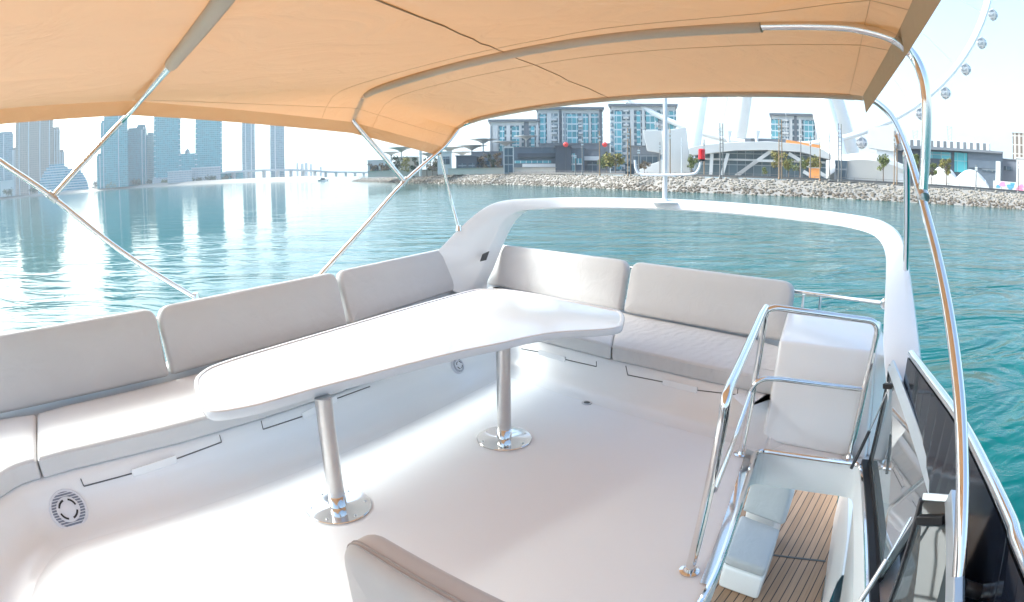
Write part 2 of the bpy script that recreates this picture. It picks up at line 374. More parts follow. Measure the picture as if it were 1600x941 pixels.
PAVE = mat('pale_paving', (.40, .37, .33), .85, noise=.12, nscale=.3)
SAND = mat('beach_sand', (.40, .35, .29), .9, noise=.1, nscale=.05)
ROCKM = mat('armour_rock', (.29, .25, .205), .9, noise=.45, nscale=.8, bump=.6, bscale=2)
ROCKW = mat('wet_rock', (.15, .115, .08), .6, noise=.4, nscale=.8, bump=.6, bscale=2)
wl_px = [(548, 283.5), (600, 285), (700, 287), (800, 289), (900, 293), (1000, 298), (1100, 302), (1300, 310), (1450, 318), (1600, 328)]
wl = [at(x, y, WZ) for x, y in wl_px]
_e = (wl[-1]-wl[-2]).normalized(); wl.append(wl[-1]+_e*120)
wl = catmull(wl, 4)
def outn(i):
    a = wl[max(0, i-1)]; b = wl[min(len(wl)-1, i+1)]; d = (b-a).normalized(); return V(-d.y, d.x, 0)
CREST = []
for i, p in enumerate(wl):
    az = math.atan2(p.x, p.y); h = .75 if az > -.1 else .75-(min(1, (-.1-az)/.17))*2.2
    CREST.append(V(*(p+outn(i)*7.5)[:2], h))
# ground behind the bank
mb = MB(); rows = []
for i, c in enumerate(CREST):
    n = outn(i); far = 900 if i > 3 else 200+i*200
    rows.append([c, c+n*12, V(*(c+n*60)[:2], c.z+.15), V(*(c+n*far)[:2], c.z+.3)])
mb.loft(rows); tag(mb.build('ground', PAVE), 'pale ground of the island behind the rock bank', kind='structure')
# slope under the rocks
mb = MB(); mb.loft([[wl[i]-outn(i)*1.5+V(0, 0, -.9), CREST[i]+V(0, 0, -.25)] for i in range(len(wl))])
tag(mb.build('embankment', mat('bank_rubble', (.30, .27, .24), .95, noise=.3, nscale=1), None), 'rubble slope carrying the rock bank', kind='structure')
# promenade paving edge (kerb)
KERB = mat('dark_kerb', (.13, .12, .115), .7, noise=.2, nscale=1)
mb = MB()
for i in range(len(CREST)-1):
    a = CREST[i]+outn(i)*.6; b = CREST[i+1]+outn(i+1)*.6; mb.bar(a+V(0, 0, .34), b+V(0, 0, .34), .5, .6)
tag(mb.build('kerb', KERB), 'dark promenade kerb along the top of the rock bank', 'kerb', kind='structure')

def rock_mesh(seed, s=1.0):
    rnd = random.Random(seed); bm = bmesh.new(); bmesh.ops.create_icosphere(bm, subdivisions=1, radius=.43*s)
    sx, sy, sz = rnd.uniform(.8, 1.3), rnd.uniform(.7, 1.1), rnd.uniform(.55, .85)
    for v_ in bm.verts: v_.co = Vector((v_.co.x*sx, v_.co.y*sy, v_.co.z*sz))*rnd.uniform(.78, 1.15)
    return bm
rock_meshes = []
for k in range(8):
    bm = rock_mesh(k); me = bpy.data.meshes.new('rock'); bm.to_mesh(me); bm.free(); me.materials.append(ROCKM); rock_meshes.append(me)
wet_meshes = []
for k in range(4):
    bm = rock_mesh(50+k); me = bpy.data.meshes.new('rock'); bm.to_mesh(me); bm.free(); me.materials.append(ROCKW); wet_meshes.append(me)
cands = []
for i in range(len(wl)-1):
    a, b = wl[i], wl[i+1]; L_ = (b-a).length
    for _ in range(int(L_*7.5/.50)):
        t = random.random(); f = random.random(); n = outn(i)
        p = (a*(1-t)+b*t); c = CREST[i]*(1-t)+CREST[i+1]*t
        q = p*(1-f)+c*f; q = V(q.x, q.y, WZ-.2+(c.z-WZ-.12)*f+random.uniform(-.1, .18)); cands.append((q, f, math.hypot(q.x, q.y), random.uniform(.75, 1.45)))
vis = sorted(cands, key=lambda c: (c[2]/c[3]))
single = [c for c in vis if abs(math.atan2(c[0].x, c[0].y)) < R(54)][:300]; ids = set(id(c) for c in single)
for c in single:
    q, f, D, s = c; me = random.choice(wet_meshes if f < .40 and random.random() < .9 else rock_meshes)
    o = bpy.data.objects.new('rock', me); COL.objects.link(o); o.location = q; o.scale = (s, s, s); o.rotation_euler = (random.uniform(-.5, .5), random.uniform(-.5, .5), random.uniform(0, 6.3))
    tag(o, 'pale armour rock piled in the bank below the promenade', 'rock', 'rocks of the shore bank')
for nm, wet, M_ in (('rocks', False, ROCKM), ('wet_rocks', True, ROCKW)):
    mb = MB(); proto = [bmesh.new() for _ in range(6)]; data = []
    for k in range(6):
        bm = rock_mesh(100+k); data.append(([v_.co.copy() for v_ in bm.verts], [tuple(v_.index for v_ in f.verts) for f in bm.faces])); bm.free()
    for c in cands:
        if id(c) in ids or (((c[1] < .40) if c[3] > .95 else (c[1] < .3)) != wet): continue
        q, f, D, s = c; vs_, fs = random.choice(data); rm = Matrix.Rotation(random.uniform(0, 6.3), 3, 'Z') @ Matrix.Rotation(random.uniform(-.5, .5), 3, 'X')
        mb.add([q+rm @ v_*s for v_ in vs_], fs)
    tag(mb.build(nm, M_, recalc=False), 'dark wet rocks along the waterline of the bank' if wet else 'mass of pale armour rocks forming the shore bank', 'rocks', kind='stuff')

# left shore: beach and low land about a kilometre away
bp_px = [(-60, 318), (0, 312), (100, 303), (200, 295), (300, 289), (350, 286.5), (400, 284.5), (450, 283), (500, 281)]
bw = [at(x, y, WZ) for x, y in bp_px]
mb = MB(); mb.loft([[p+V(0, 0, -.3), p*1.03+V(0, 0, 3.2+.1*(8-i)), V(p.x*1.06, p.y*1.06, 1.2+.4*(8-i)), V(p.x*2.2, p.y*2.2, 1.5)] for i, p in enumerate(bw)])
tag(mb.build('beach', SAND, smooth=True), 'pale sandy beach below the towers on the far left shore', kind='structure')

# ------------------------------------------------------------------ buildings
def frame_at(x0, x1, D):
    a, b = atd(x0, 280, D), atd(x1, 280, D); c = (a+b)/2; wv = V(b.x-a.x, b.y-a.y, 0); return c, math.atan2(wv.y, wv.x), wv.length
def zof(x, y, D): return atd(x, y, D).z
TEALG = facade('tower_teal_glass', (.05, .25, .28), (.16, .37, .40), 3.8, 3.6, .28, .16)
TEALD = facade('tower_dark_teal', (.02, .14, .18), (.07, .22, .27), 3.8, 3.0, .2, .14)
BEIGE = facade('tower_beige', (.22, .17, .14), (.42, .33, .27), 3.8, 3.4, .42, .45)
GREYB = facade('tower_grey_blue', (.12, .21, .26), (.24, .31, .35), 3.8, 3.4, .35, .2)
PALEB = facade('tower_pale', (.22, .28, .32), (.45, .45, .45), 3.8, 3.0, .4, .35)
def tower(x0, x1, D, m, steps, depth=None, label='', ybase=0.5, name='tower_block', fins=None, cap=None):
    """steps: list of (x0, x1, ytop) blocks seen from the yacht; first is the main shaft"""
    c, rz, wd = frame_at(x0, x1, D)
    root = empty(name, (c.x, c.y, ybase), rz, label=label, cat='tower', group='towers on the far left shore')
    for i, (a, b, yt) in enumerate(steps):
        ca, _, wa = frame_at(a, b, D); off = (V(ca.x-c.x, ca.y-c.y, 0)).dot(V(math.cos(rz), math.sin(rz), 0))
        h = zof((a+b)/2, yt, D)-ybase; dp = (depth or 32)*(1-.12*i)
        MB().box(off-wa/2, off+wa/2, -dp/2+.3*i, dp/2, 0, h).build('shaft' if i == 0 else 'wing', m, root)
        MB().box(off-wa/2+1.5, off+wa/2-1.5, -dp/2+2.5, dp/2-2, h, h+4).build('roof', cap or m, root)
        if fins:
            for fx in fins: MB().box(off-wa/2+wa*fx-.8, off-wa/2+wa*fx+.8, -dp/2-1.0, -dp/2-.02, 0, h-.5).build('facade_fin', PALE, root)
    return root
PALE = mat('pale_concrete', (.62, .62, .62), .7)
WHITE = mat('white_render', (.56, .55, .535), .6, noise=.04, nscale=.2)
tower(-16, 21, 1150, GREYB, [(-16, 21, 211)], label='grey blue office tower at the far left edge', fins=[.3, .6])
tower(25, 83, 1150, BEIGE, [(25, 83, 150), (20, 27, 235), (81, 94, 203), (92, 101, 238)], 40, 'tall beige stepped tower beside the grey blue one', fins=[.1, .35, .65, .9])
tower(163, 200, 1120, TEALG, [(163, 200, 130), (158, 165, 193), (152, 160, 244)], 34, 'teal glass tower crossed by the slanting steel pole', fins=[.62])
tower(200, 230, 1140, TEALD, [(200, 230, 204), (214, 229, 199)], 30, 'shorter dark teal tower touching the crossed one', fins=[.75, .93])
tower(230, 242, 1160, PALEB, [(230, 242, 211)], 26, 'slim pale tower between the dark teal and twin towers')
tower(379, 399, 1250, GREYB, [(379, 399, 188)], 28, 'narrow grey blue tower with flat top right of the twins', fins=[.28, .72])
tower(423, 445, 1250, GREYB, [(423, 445, 180)], 28, 'narrow grey blue tower rising over the low bridge', fins=[.35])
# twin towers joined by a low wing with a little pagoda
c, rz, wd = frame_at(242, 347, 1120)
tw = empty('twin_towers', (c.x, c.y, .5), rz, label='pair of broad teal glass towers joined by a lower wing', cat='tower', group='towers on the far left shore')
for (a, b, yt, nm) in ((242, 283, 140, 'shaft'), (306, 347, 150, 'shaft'), (283, 306, 241, 'link_wing')):
    ca, _, wa = frame_at(a, b, 1120); off = V(ca.x-c.x, ca.y-c.y, 0).dot(V(math.cos(rz), math.sin(rz), 0)); h = zof((a+b)/2, yt, 1120)
    o = MB().box(off-wa/2, off+wa/2, -16, 16, 0, h).build(nm, TEALG, tw)
    bl = MB()
    if nm == 'shaft':
        b0_ = MB().box(-2.35, 2.35, -.75, .75, 0, 1.2).build('balcony', PALE, tw, loc=(off-wa/2+1.1, -16.77, 3))
        for k in range(int(min(h, 215)/9.5)):
            for X_ in (off-wa/2+1.1, off+wa/2-1.1):
                if k == 0 and X_ < off: continue
                c_ = b0_.copy(); COL.objects.link(c_); c_.location = (X_, -16.77, 9.5*k+3)
ca, _, _ = frame_at(290, 297, 1120); off = V(ca.x-c.x, ca.y-c.y, 0).dot(V(math.cos(rz), math.sin(rz), 0)); h = zof(293, 241, 1120)
MB().lathe([(5, 0), (5, 4), (6, 4.2), (2.5, 8), (.6, 10), (.2, 15)], (off, 0, h), 12).build('pagoda', PALEB, tw)
MB().box(-70, 72, -22, 18, 0, 12).build('podium', PALEB, tw)
# low domed hotel of stepped decks
c, rz, wd = frame_at(58, 142, 1000)
dh = empty('stepped_hotel', (c.x, c.y, .5), rz, label='low white hotel of stepped curved storeys before the beige tower', cat='hotel')
DOMEM = facade('hotel_bands', (.14, .28, .36), (.5, .52, .52), 4, 5, .45, .12)
zt = zof(98, 254, 1000); N = 9
for side, sc, mx in ((-12, 1.0, 0), (16, .8, 20)):
    mb = MB()
    for k in range(N):
        t = k/N; hw = wd/2*.72*sc*math.sqrt(max(.05, 1-t**1.5)); mb.box(side-hw, side+hw, -14+k*1.3+mx*.3, 14+mx*.3, zt*.95*sc*t, zt*.95*sc*(t+1/N)-.02)
    mb.build('storeys' if side < 0 else 'rear_wing', DOMEM, dh)
# low shore buildings, trees masses
random.seed(3)
for (a, b, yt, D, lab, m) in ((0, 22, 283, 990, 'low pale beach house at the left edge of the beach', WHITE), (100, 135, 285, 1010, 'low white shore pavilion below the stepped hotel', WHITE),
                              (262, 300, 268, 1040, 'low grey building at the foot of the left twin tower', PALEB), (300, 345, 262, 1060, 'low wide shore building under the right twin tower', PALEB),
                              (345, 380, 270, 1080, 'low teal roofed hall beside the twin towers', TEALG)):
    c, rz, wd = frame_at(a, b, D); h = zof((a+b)/2, yt, D)-1
    r_ = empty('shore_building', (c.x, c.y, 1), rz, label=lab, cat='building')
    MB().box(-wd/2, wd/2, -6, 6, 0, h).build('wall', m, r_); MB().box(-wd/2-1, wd/2+1, -7, 7, h, h+1).build('roof', PALE, r_)
# bridge
BR = mat('bridge_concrete', (.45, .47, .47), .8)
br = empty('bridge', (0, 0, 0), label='long low road bridge crossing the far channel', cat='bridge')
P0, P1 = atd(352, 272, 1050), atd(575, 273, 1500); 
pts = [P0.lerp(P1, k/24) for k in range(25)]
for k, p in enumerate(pts): p.z = zof(352+223*k/24, 270-3.0*math.sin(math.pi*min(1, k/16)) if k < 16 else 270, 1050+450*k/24)
mb = MB(); 
for k in range(24): mb.bar(pts[k], pts[k+1], 14, 2.6)
mb.build('deck', BR, br)
mb = MB()
for k in range(24): mb.bar(pts[k]+V(0, 0, 2), pts[k+1]+V(0, 0, 2), .5, 1.2)
mb.build('parapet', BR, br)
for k in range(1, 24, 2): MB().box(pts[k].x-2.2, pts[k].x+2.2, pts[k].y-4, pts[k].y+4, WZ-.5, pts[k].z-1.3).build('pier', BR, br)
for x, D, h in ((400, 1150, 20), (452, 1230, 9)):
    p = atd(x, 270, D)
# spit under the bridge
mb = MB(); q = [at(x, y, WZ) for x, y in ((430, 282.8), (480, 281.6), (530, 280.8), (560, 280))]
mb.loft([[p+V(0, 0, -.3), p*1.02+V(0, 0, 3), p*1.3+V(0, 0, 3)] for p in q]); tag(mb.build('shoreline', mat('far_land', (.38, .38, .34), .9, noise=.2, nscale=.02)), 'flat far shore under the bridge', kind='structure')
# far tiny towers
for k, (a, b, yt) in enumerate(((463.5, 466.5, 255), (470, 475, 256), (476.5, 481, 255), (484.5, 488, 256.5), (500, 503, 261))):
    c, rz, wd = frame_at(a, b, 2600); h = zof((a+b)/2, yt, 2600)
    r_ = empty('distant_tower', (c.x, c.y, 0), rz, label=['slimmest tiny far tower, leftmost beyond the bridge', 'tiny wide far tower second from the left beyond the bridge', 'tiny far tower in the middle of the five beyond the bridge', 'tiny far tower second from the right beyond the bridge', 'lowest tiny far tower, rightmost beyond the bridge'][k], cat='tower', group='tiny towers beyond the bridge')
    MB().box(-wd/2, wd/2, -6, 6, 0, h).build('shaft', GREYB, r_); MB().box(-wd/4, wd/4, -3, 3, h, h+3).build('roof', PALE, r_)
# motor boat
p = at(505, 283.2, WZ); bo = empty('motor_boat', (p.x, p.y, WZ), -.2, label='small motor boat with low cabin off the far shore', cat='boat')
MB().hexa([(-5, -1.2, -.1), (4, -1.2, -.1), (4, 1.2, -.1), (-5, 1.2, -.1), (-5, -1.7, 1.3), (7, -.2, 1.7), (7, .2, 1.7), (-5, 1.7, 1.3)]).build('hull', WHITE, bo)
MB().hexa([(-2.5, -1.2, 1.3), (2, -1.1, 1.3), (2, 1.1, 1.3), (-2.5, 1.2, 1.3), (-2, -1, 3), (.8, -.9, 3), (.8, .9, 3), (-2, 1, 3)]).build('cabin', DGREY, bo)

# ------------------------------------------------------------------ trees
BARK = mat('bark', (.16, .12, .09), .9)
def leafm(name, c):
    return mat(name, c, .8, noise=.45, nscale=.9)
LEAFS = {'olive': leafm('olive_leaf', (.13, .15, .035)), 'dark': leafm('dark_leaf', (.05, .065, .03)), 'yellow': leafm('yellow_leaf', (.22, .19, .045)), 'brown': leafm('dry_leaf', (.16, .11, .06))}
def make_tree(seed, h, cr, leaf, n=900, trunkf=.38):
    rnd = random.Random(seed)
    tk = MB(); top = V(rnd.uniform(-.2, .2), rnd.uniform(-.2, .2), h*.75)
    tk.tube([V(0, 0, -.1), V(.05, 0, h*trunkf), top], [h*.025, h*.018, h*.006], 7)
    cl = []
    for k in range(9):
        a = rnd.uniform(0, 6.3); r = cr*rnd.uniform(.2, .75); z = h*rnd.uniform(trunkf+.1, .92); q = V(r*math.cos(a), r*math.sin(a), z); cl.append((q, cr*rnd.uniform(.28, .5)))
        tk.tube([V(0, 0, h*rnd.uniform(trunkf*.8, .6)), q*.6+V(0, 0, z*.4), q], [h*.012, h*.008, h*.003], 5)
    cr_ = MB()
    for _ in range(n):
        q, r = rnd.choice(cl); d = V(rnd.gauss(0, 1), rnd.gauss(0, 1), rnd.gauss(0, .8)); d = d.normalized()*r*(rnd.random()**.45); c = q+d
        s = rnd.uniform(.12, .3)*max(h/6, cr/2.2); u = V(rnd.gauss(0, 1), rnd.gauss(0, 1), rnd.gauss(0, 1)).normalized(); w_ = u.cross(V(rnd.gauss(0, 1), rnd.gauss(0, 1), rnd.gauss(0, 1))).normalized()
        cr_.add([c-u*s, c-w_*s*.6, c+u*s, c+w_*s*.6], [(0, 1, 2, 3)])
    return tk, cr_
def place_tree(px_, ybase, ytop, D, wpx, leaf, label, group, seed, z0=None, n=900, trunkf=.38):
    p = atd(px_, ybase, D); z0 = .8 if z0 is None else z0; h = zof(px_, ytop, D)-z0; cr = wpx/2*D/890
    tk, cw = make_tree(seed, h, cr*1.15, leaf, n, trunkf)
    r_ = empty('tree', (p.x, p.y, z0), random.uniform(0, 6), label=label, cat='tree', group=group)
    tk.build('trunk', BARK, r_, smooth=True); cw.build('crown', LEAFS[leaf], r_, recalc=False); return r_
TG = 'trees on the island shore'
for i, (x, yt, wpx, D, leaf, lab) in enumerate((
    (948, 243, 26, 190, 'olive', 'bushy olive tree left of the low black kiosk'), (962, 238, 30, 186, 'yellow', 'yellowish round tree just above the black kiosk'), (1007, 252, 16, 175, 'brown', 'thin dry tree right of the black kiosk'),
    (1081, 243, 22, 168, 'olive', 'green tree left of the red lamp, by the white pedestal'), (1219, 238, 26, 172, 'yellow', 'yellow green tree in front of the glass terminal'), (1232, 247, 20, 180, 'olive', 'olive tree tucked behind the yellow green one'),
    (1249, 246, 22, 170, 'olive', 'round olive tree left of the orange box'), (1269, 244, 26, 172, 'yellow', 'spreading yellow tree above the orange box'), (1195, 262, 12, 166, 'olive', 'tiny tree under the terminal glass'),
    (1380, 240, 24, 172, 'olive', 'slender tree before the white shell building'), (1433, 238, 22, 175, 'olive', 'tree half hidden by the right canopy tube'), (1456, 252, 16, 180, 'olive', 'small tree right of the canopy tube'), (1479, 247, 22, 174, 'yellow', 'yellowish tree before the teal glass building'))):
    place_tree(x, 280, yt, D, wpx, leaf, lab, TG, 20+i, n=700)
rnd = random.Random(5)
labs = ['dark bushy tree at the tip of the island', 'dry brown tree beside the island tip', 'tall dark tree below the umbrella roofs', 'yellowish tree in front of the umbrella roofs', 'olive tree left of the white column', 'dark tree just right of the white column', 'brown tree behind the crossing steel poles', 'dark tree left of the white panel wall', 'dry tree between dark terrace and white frame', 'tall thin tree left of the white door frame', 'grey brown tree beside the white door frame', 'brown shrub like tree on the dark terrace']
for i, (x, yt, wpx, D, leaf) in enumerate(((586, 254, 20, 330, 'brown'), (603, 250, 22, 320, 'brown'), (620, 244, 24, 300, 'dark'), (634, 246, 20, 290, 'yellow'), (648, 242, 18, 290, 'dark'), (667, 243, 18, 285, 'dark'), (676, 250, 18, 280, 'brown'), (683, 246, 14, 280, 'dark'), (756, 241, 22, 265, 'brown'), (768, 236, 14, 265, 'dark'), (778, 238, 14, 260, 'brown'), (743, 246, 16, 268, 'brown'))):
    place_tree(x, 268, yt, D, wpx, leaf, labs[i], 'trees below the umbrella roofs', 60+i, z0=.2, n=500, trunkf=.2)
for i, (x, yt, wpx, D, leaf, lab) in enumerate(((12, 296, 18, 960, 'dark', 'dark shore tree at the far left edge'), (52, 293, 16, 1000, 'dark', 'dark shore tree under the beige tower'), (112, 289, 16, 1020, 'dark', 'dark tree between stepped hotel and slanting pole'),
    (150, 285, 18, 1130, 'dark', 'dark palm clump left of the teal tower foot'), (172, 286, 20, 1110, 'olive', 'olive tree in front of the crossed teal tower'), (192, 285, 14, 1110, 'dark', 'small dark tree at the right foot of the crossed tower'), (212, 282, 24, 1120, 'dark', 'broad dark tree at the foot of the dark teal tower'), (236, 283, 18, 1120, 'dark', 'dark tree at the foot of the slim pale tower'),
    (258, 282, 16, 1090, 'olive', 'olive tree at the left twin tower'), (274, 281, 14, 1080, 'dark', 'dark tree right of the left twin tower foot'), (290, 277, 20, 1050, 'olive', 'olive tree by the twin tower wing'), (310, 279, 16, 1040, 'dark', 'small dark tree at the left foot of the right twin tower'), (330, 277, 22, 1020, 'dark', 'broad dark tree below the right twin tower'), (352, 276, 18, 1000, 'dark', 'dark tree at the end of the beach'))):
    place_tree(x, 288, yt, D, wpx, leaf, lab, 'trees behind the far beach', 90+i, z0=2.5, n=350, trunkf=.1)

# ------------------------------------------------------------------ island buildings
GLB = facade('apartment_glass', (.12, .33, .38), (.60, .64, .66), 3.6, 2.4, .2, .12)
GLD = facade('dark_glass', (.05, .08, .11), (.20, .22, .24), 3.6, 2.4, .15, .1)
WIN = facade('ribbon_windows', (.16, .22, .26), (.62, .63, .64), 3.2, 3.0, .35, .3)
ROOFD = mat('dark_roof', (.16, .17, .19), .6)
CHAR = mat('charcoal_cladding', (.045, .055, .075), .5, noise=.2, nscale=.5)
NAVB = mat('slate_cladding', (.10, .125, .16), .5, noise=.15, nscale=.5)
PIER = mat('white_piers', (.56, .55, .54), .6)
ORANGE = mat('orange_board', (.75, .30, .08), .6)
BEIGEW = mat('beige_wall', (.52, .46, .39), .85, noise=.1, nscale=.5)
def apartment(x0, x1, ytop, ybot, D, bays, label, roofh=2.2, yaw=0.0):
    c, rz, wd = frame_at(x0, x1, D); zb = .8; h = zof((x0+x1)/2, ytop, D)-zb; hb = zof((x0+x1)/2, ybot, D)-zb
    r_ = empty('apartment_block', (c.x, c.y, zb), rz+yaw, label=label, cat='apartment block', group='apartment blocks on the island')
    MB().box(-wd/2, wd/2, 0, 20, 0, h-roofh-1).build('wall', WIN, r_)
    MB().box(-wd/2-.8, wd/2+.8, -2.2, 21, h-roofh*.55, h).build('roof', ROOFD, r_)
    MB().box(-wd/2+.6, wd/2-.6, -.4, 20, h-roofh-1, h-roofh*.55).build('attic', PIER, r_)
    for (a, b, kind) in bays:
        X0, X1 = -wd/2+wd*a, -wd/2+wd*b
        if kind == 'g': MB().box(X0, X1, -.9, -.02, 2, h-roofh-1.6).build('window', GLB, r_)
        elif kind == 'd': MB().box(X0, X1, -.5, -.02, 2, h-roofh*.55-.05).build('recess', ROOFD, r_)
        elif kind == 'p': MB().box(X0, X1, -1.6, -.02, 0, h-roofh-.9).build('pier', PIER, r_)
        elif kind == 'b':
            for k in range(int((h-roofh)/3.6)): MB().box(X0, X1, -2.0, -.02, 3.6*k+2.2, 3.6*k+3.3).build('balcony', PIER, r_)
    return r_
apartment(766, 842, 187, 232, 300, [(0, .03, 'p'), (.06, .16, 'p'), (.2, .3, 'g'), (.34, .42, 'p'), (.45, .6, 'g'), (.6, .64, 'p'), (.7, .8, 'd'), (.84, .92, 'g'), (.94, 1, 'p')], 'lower apartment block behind the umbrella roofs')
apartment(840, 942, 168, 226, 300, [(0, .02, 'p'), (.04, .13, 'g'), (.15, .22, 'p'), (.22, .3, 'b'), (.315, .335, 'p'), (.335, .375, 'd'), (.38, .40, 'p'), (.45, .62, 'g'), (.63, .69, 'b'), (.70, .78, 'g'), (.79, .82, 'p'), (.83, .92, 'g'), (.95, .99, 'd')], 'widest apartment block, just left of the gap')
apartment(954, 1057, 163, 236, 290, [(0, .03, 'b'), (.07, .18, 'g'), (.2, .28, 'b'), (.3, .36, 'p'), (.4, .46, 'g'), (.48, .52, 'p'), (.54, .72, 'g'), (.76, .86, 'b'), (.88, .98, 'g')], 'apartment block crossed by the mast')
apartment(1205, 1277, 178, 224, 330, [(.02, .2, 'g'), (.22, .38, 'b'), (.4, .46, 'p'), (.5, .56, 'd'), (.6, .66, 'p'), (.7, .92, 'g'), (.95, 1, 'p')], 'apartment block seen between the wheel legs')
def simple(name, x0, x1, yt, D, depth, m, label, cat, z0=.8, roof=None, yaw=0, extra=None, roofm=None, group=None, yb=None):
    c, rz, wd = frame_at(x0, x1, D); z0 = zof((x0+x1)/2, yb, D) if yb else z0; h = zof((x0+x1)/2, yt, D)-z0
    r_ = empty(name, (c.x, c.y, z0), rz+yaw, label=label, cat=cat, group=group)
    MB().box(-wd/2, wd/2, 0, depth, 0, h).build('wall', m, r_)
    MB().box(-wd/2-.4, wd/2+.4, -.5, depth+.3, h, h+(roof or .4)).build('roof', roofm or ROOFD, r_)
    if extra: extra(r_, wd, h)
    return r_
def dwin(spec, m):
    def f(r_, wd, h):
        for (a, b, z0, z1) in spec: MB().box(-wd/2+wd*a, -wd/2+wd*b, -.35, -.02, h*z0, h*z1).build('window', m, r_)
    return f
simple('terrace_restaurant', 713, 745, 244, 262, 12, CHAR, 'dark flat terrace restaurant at the left of the row', 'restaurant', extra=dwin([(.1, .5, .35, .6), (.6, .9, .35, .6)], GLD))
simple('terrace_restaurant', 738, 790, 238, 275, 12, ROOFD, 'dark raised restaurant behind brown trees', 'restaurant', extra=dwin([(.1, .9, .3, .6)], GLD))
simple('terrace_restaurant', 802, 872, 231, 250, 16, NAVB, 'long slate coloured restaurant with ribbon windows', 'restaurant', extra=lambda r, w_, h: (MB().box(-w_/2+2, w_/2, -1.5, -.02, h*.62, h*.78).build('canopy', CHAR, r), MB().box(-w_/2+.5, w_/2-3, -.6, -.02, h*.4, h*.5).build('window', GLB, r), MB().box(-w_/2+4, w_/2, -1.8, -.02, h*.25, h*.38).build('balcony', PALE, r), MB().box(-w_/2, w_/2, -.8, -.02, 0, h*.2).build('screen', CHAR, r)))
simple('black_cube_house', 868, 893, 229, 240, 14, CHAR, 'tall black cube building at the end of the slate restaurant', 'building', roofm=CHAR)
simple('shop_building', 891, 913, 232, 246, 12, NAVB, 'slate shop building right of the black cube', 'shop', extra=dwin([(.1, .35, .1, .8), (.45, .9, .35, .6)], GLB))
simple('shop_building', 912, 936, 234, 252, 12, ROOFD, 'low grey shop building with pale awning', 'shop', extra=lambda r, w_, h: (MB().box(-w_/2, w_/2, -2.5, -.02, h*.55, h*.72).build('awning', PALE, r), MB().box(-w_/2+1, w_/2-1, -.3, -.02, .2, h*.5).build('window', GLD, r)))
simple('long_terrace', 842, 953, 225, 275, 20, ROOFD, 'long low dark roofed hall below the apartments', 'hall')
simple('rear_hall', 985, 1032, 229, 235, 18, ROOFD, 'brown roofed hall below the mast block', 'hall', extra=dwin([(.1, .9, .3, .7)], GLD))
simple('garden_wall', 700, 868, 262.5, 238, .5, BEIGEW, 'long beige wall below the dark restaurants', 'wall', roofm=BEIGEW, roof=.1)
simple('garden_wall', 575, 700, 266, 290, .5, BEIGEW, 'low beige wall on the island tip', 'wall', z0=.1, roofm=BEIGEW, roof=.1)
simple('white_panel_house', 684, 706, 238, 265, 8, WHITE, 'white cube house with one dark square window', 'house', roofm=WHITE, extra=dwin([(.35, .85, .45, .8)], GLD))
simple('beach_club', 575, 612, 251, 330, 8, PALE, 'low pale beach club at the island tip', 'building', z0=0, roofm=PALE, extra=dwin([(.1, .45, .2, .7), (.55, .9, .2, .7)], GLD))
simple('beach_club', 618, 655, 246, 315, 8, BEIGEW, 'low tan clubhouse behind the tip trees', 'building', z0=0, roofm=PALE)
# white door-like frame
c, rz, wd = frame_at(787, 803, 236); r_ = empty('white_portal', (c.x, c.y, .8), rz, label='tall white portal frame before the slate restaurant', cat='portal'); h = zof(795, 231, 236)-.8
MB().box(-wd/2, -wd/2+.35, 0, 1, 0, h).build('post', WHITE, r_); MB().box(wd/2-.35, wd/2, 0, 1, 0, h).build('post', WHITE, r_); MB().box(-wd/2, wd/2, -.05, 1.05, h+.003, h+.5).build('lintel', WHITE, r_); MB().box(-wd/2+.4, wd/2-.4, .3, .6, 0, h-.1).build('glazing', GLD, r_)
p = atd(657, 262, 285); MB().tube([V(p.x, p.y, 0), V(p.x, p.y, zof(657, 232, 285))], .75, 14).build('white_column', WHITE, smooth=True); tag(bpy.context.scene.objects['white_column'], 'plain white column standing among dark trees', 'column')
# umbrella roofs
def umbrella(x, y, wpx, D, lab):
    r = wpx/2*D/890; p = atd(x, y, D)
    u = empty('umbrella_roof', (p.x, p.y, .5), 0, label=lab, cat='canopy', group='white umbrella roofs'); h = p.z-.5
    rows = []
    for k in range(25):
        a = 2*math.pi*k/24; rr = r*(1+.06*math.cos(4*a)); c_, s_ = math.cos(a), math.sin(a)
        rows.append([V(.5*c_, .5*s_, h-r*.30), V(rr*.35*c_, rr*.35*s_, h-r*.13), V(rr*.8*c_, rr*.8*s_, h-r*.02), V(rr*c_, rr*s_, h), V(rr*c_, rr*s_, h+.18), V(rr*.5*c_, rr*.5*s_, h+.10), V(0, 0, h+.05)])
    MB().loft(rows).build('shade', WHITE, u, smooth=True); MB().tube([V(0, 0, 0), V(0, 0, h-r*.25)], [.5, .35], 10).build('stem', WHITE, u, smooth=True)
for x, y, wpx, D, lab in ((611, 238, 34, 330, 'farthest left white umbrella roof above the island tip'), (627, 231, 44, 310, 'white umbrella roof second from the island tip'), (672, 240, 40, 300, 'low white umbrella roof behind the white column'), (702, 231, 42, 290, 'wide white umbrella roof where the steel poles cross'), (722, 238, 34, 300, 'small low umbrella roof over the dark terrace'), (737, 228, 46, 285, 'white umbrella roof left of the lower apartment block'), (755, 218, 44, 280, 'highest white umbrella roof before the lower apartment block'), (790, 222, 40, 290, 'umbrella roof across the foot of the lower apartment block'), (822, 213, 36, 290, 'umbrella roof nearest the widest apartment block')):
    umbrella(x, y, wpx, D, lab)
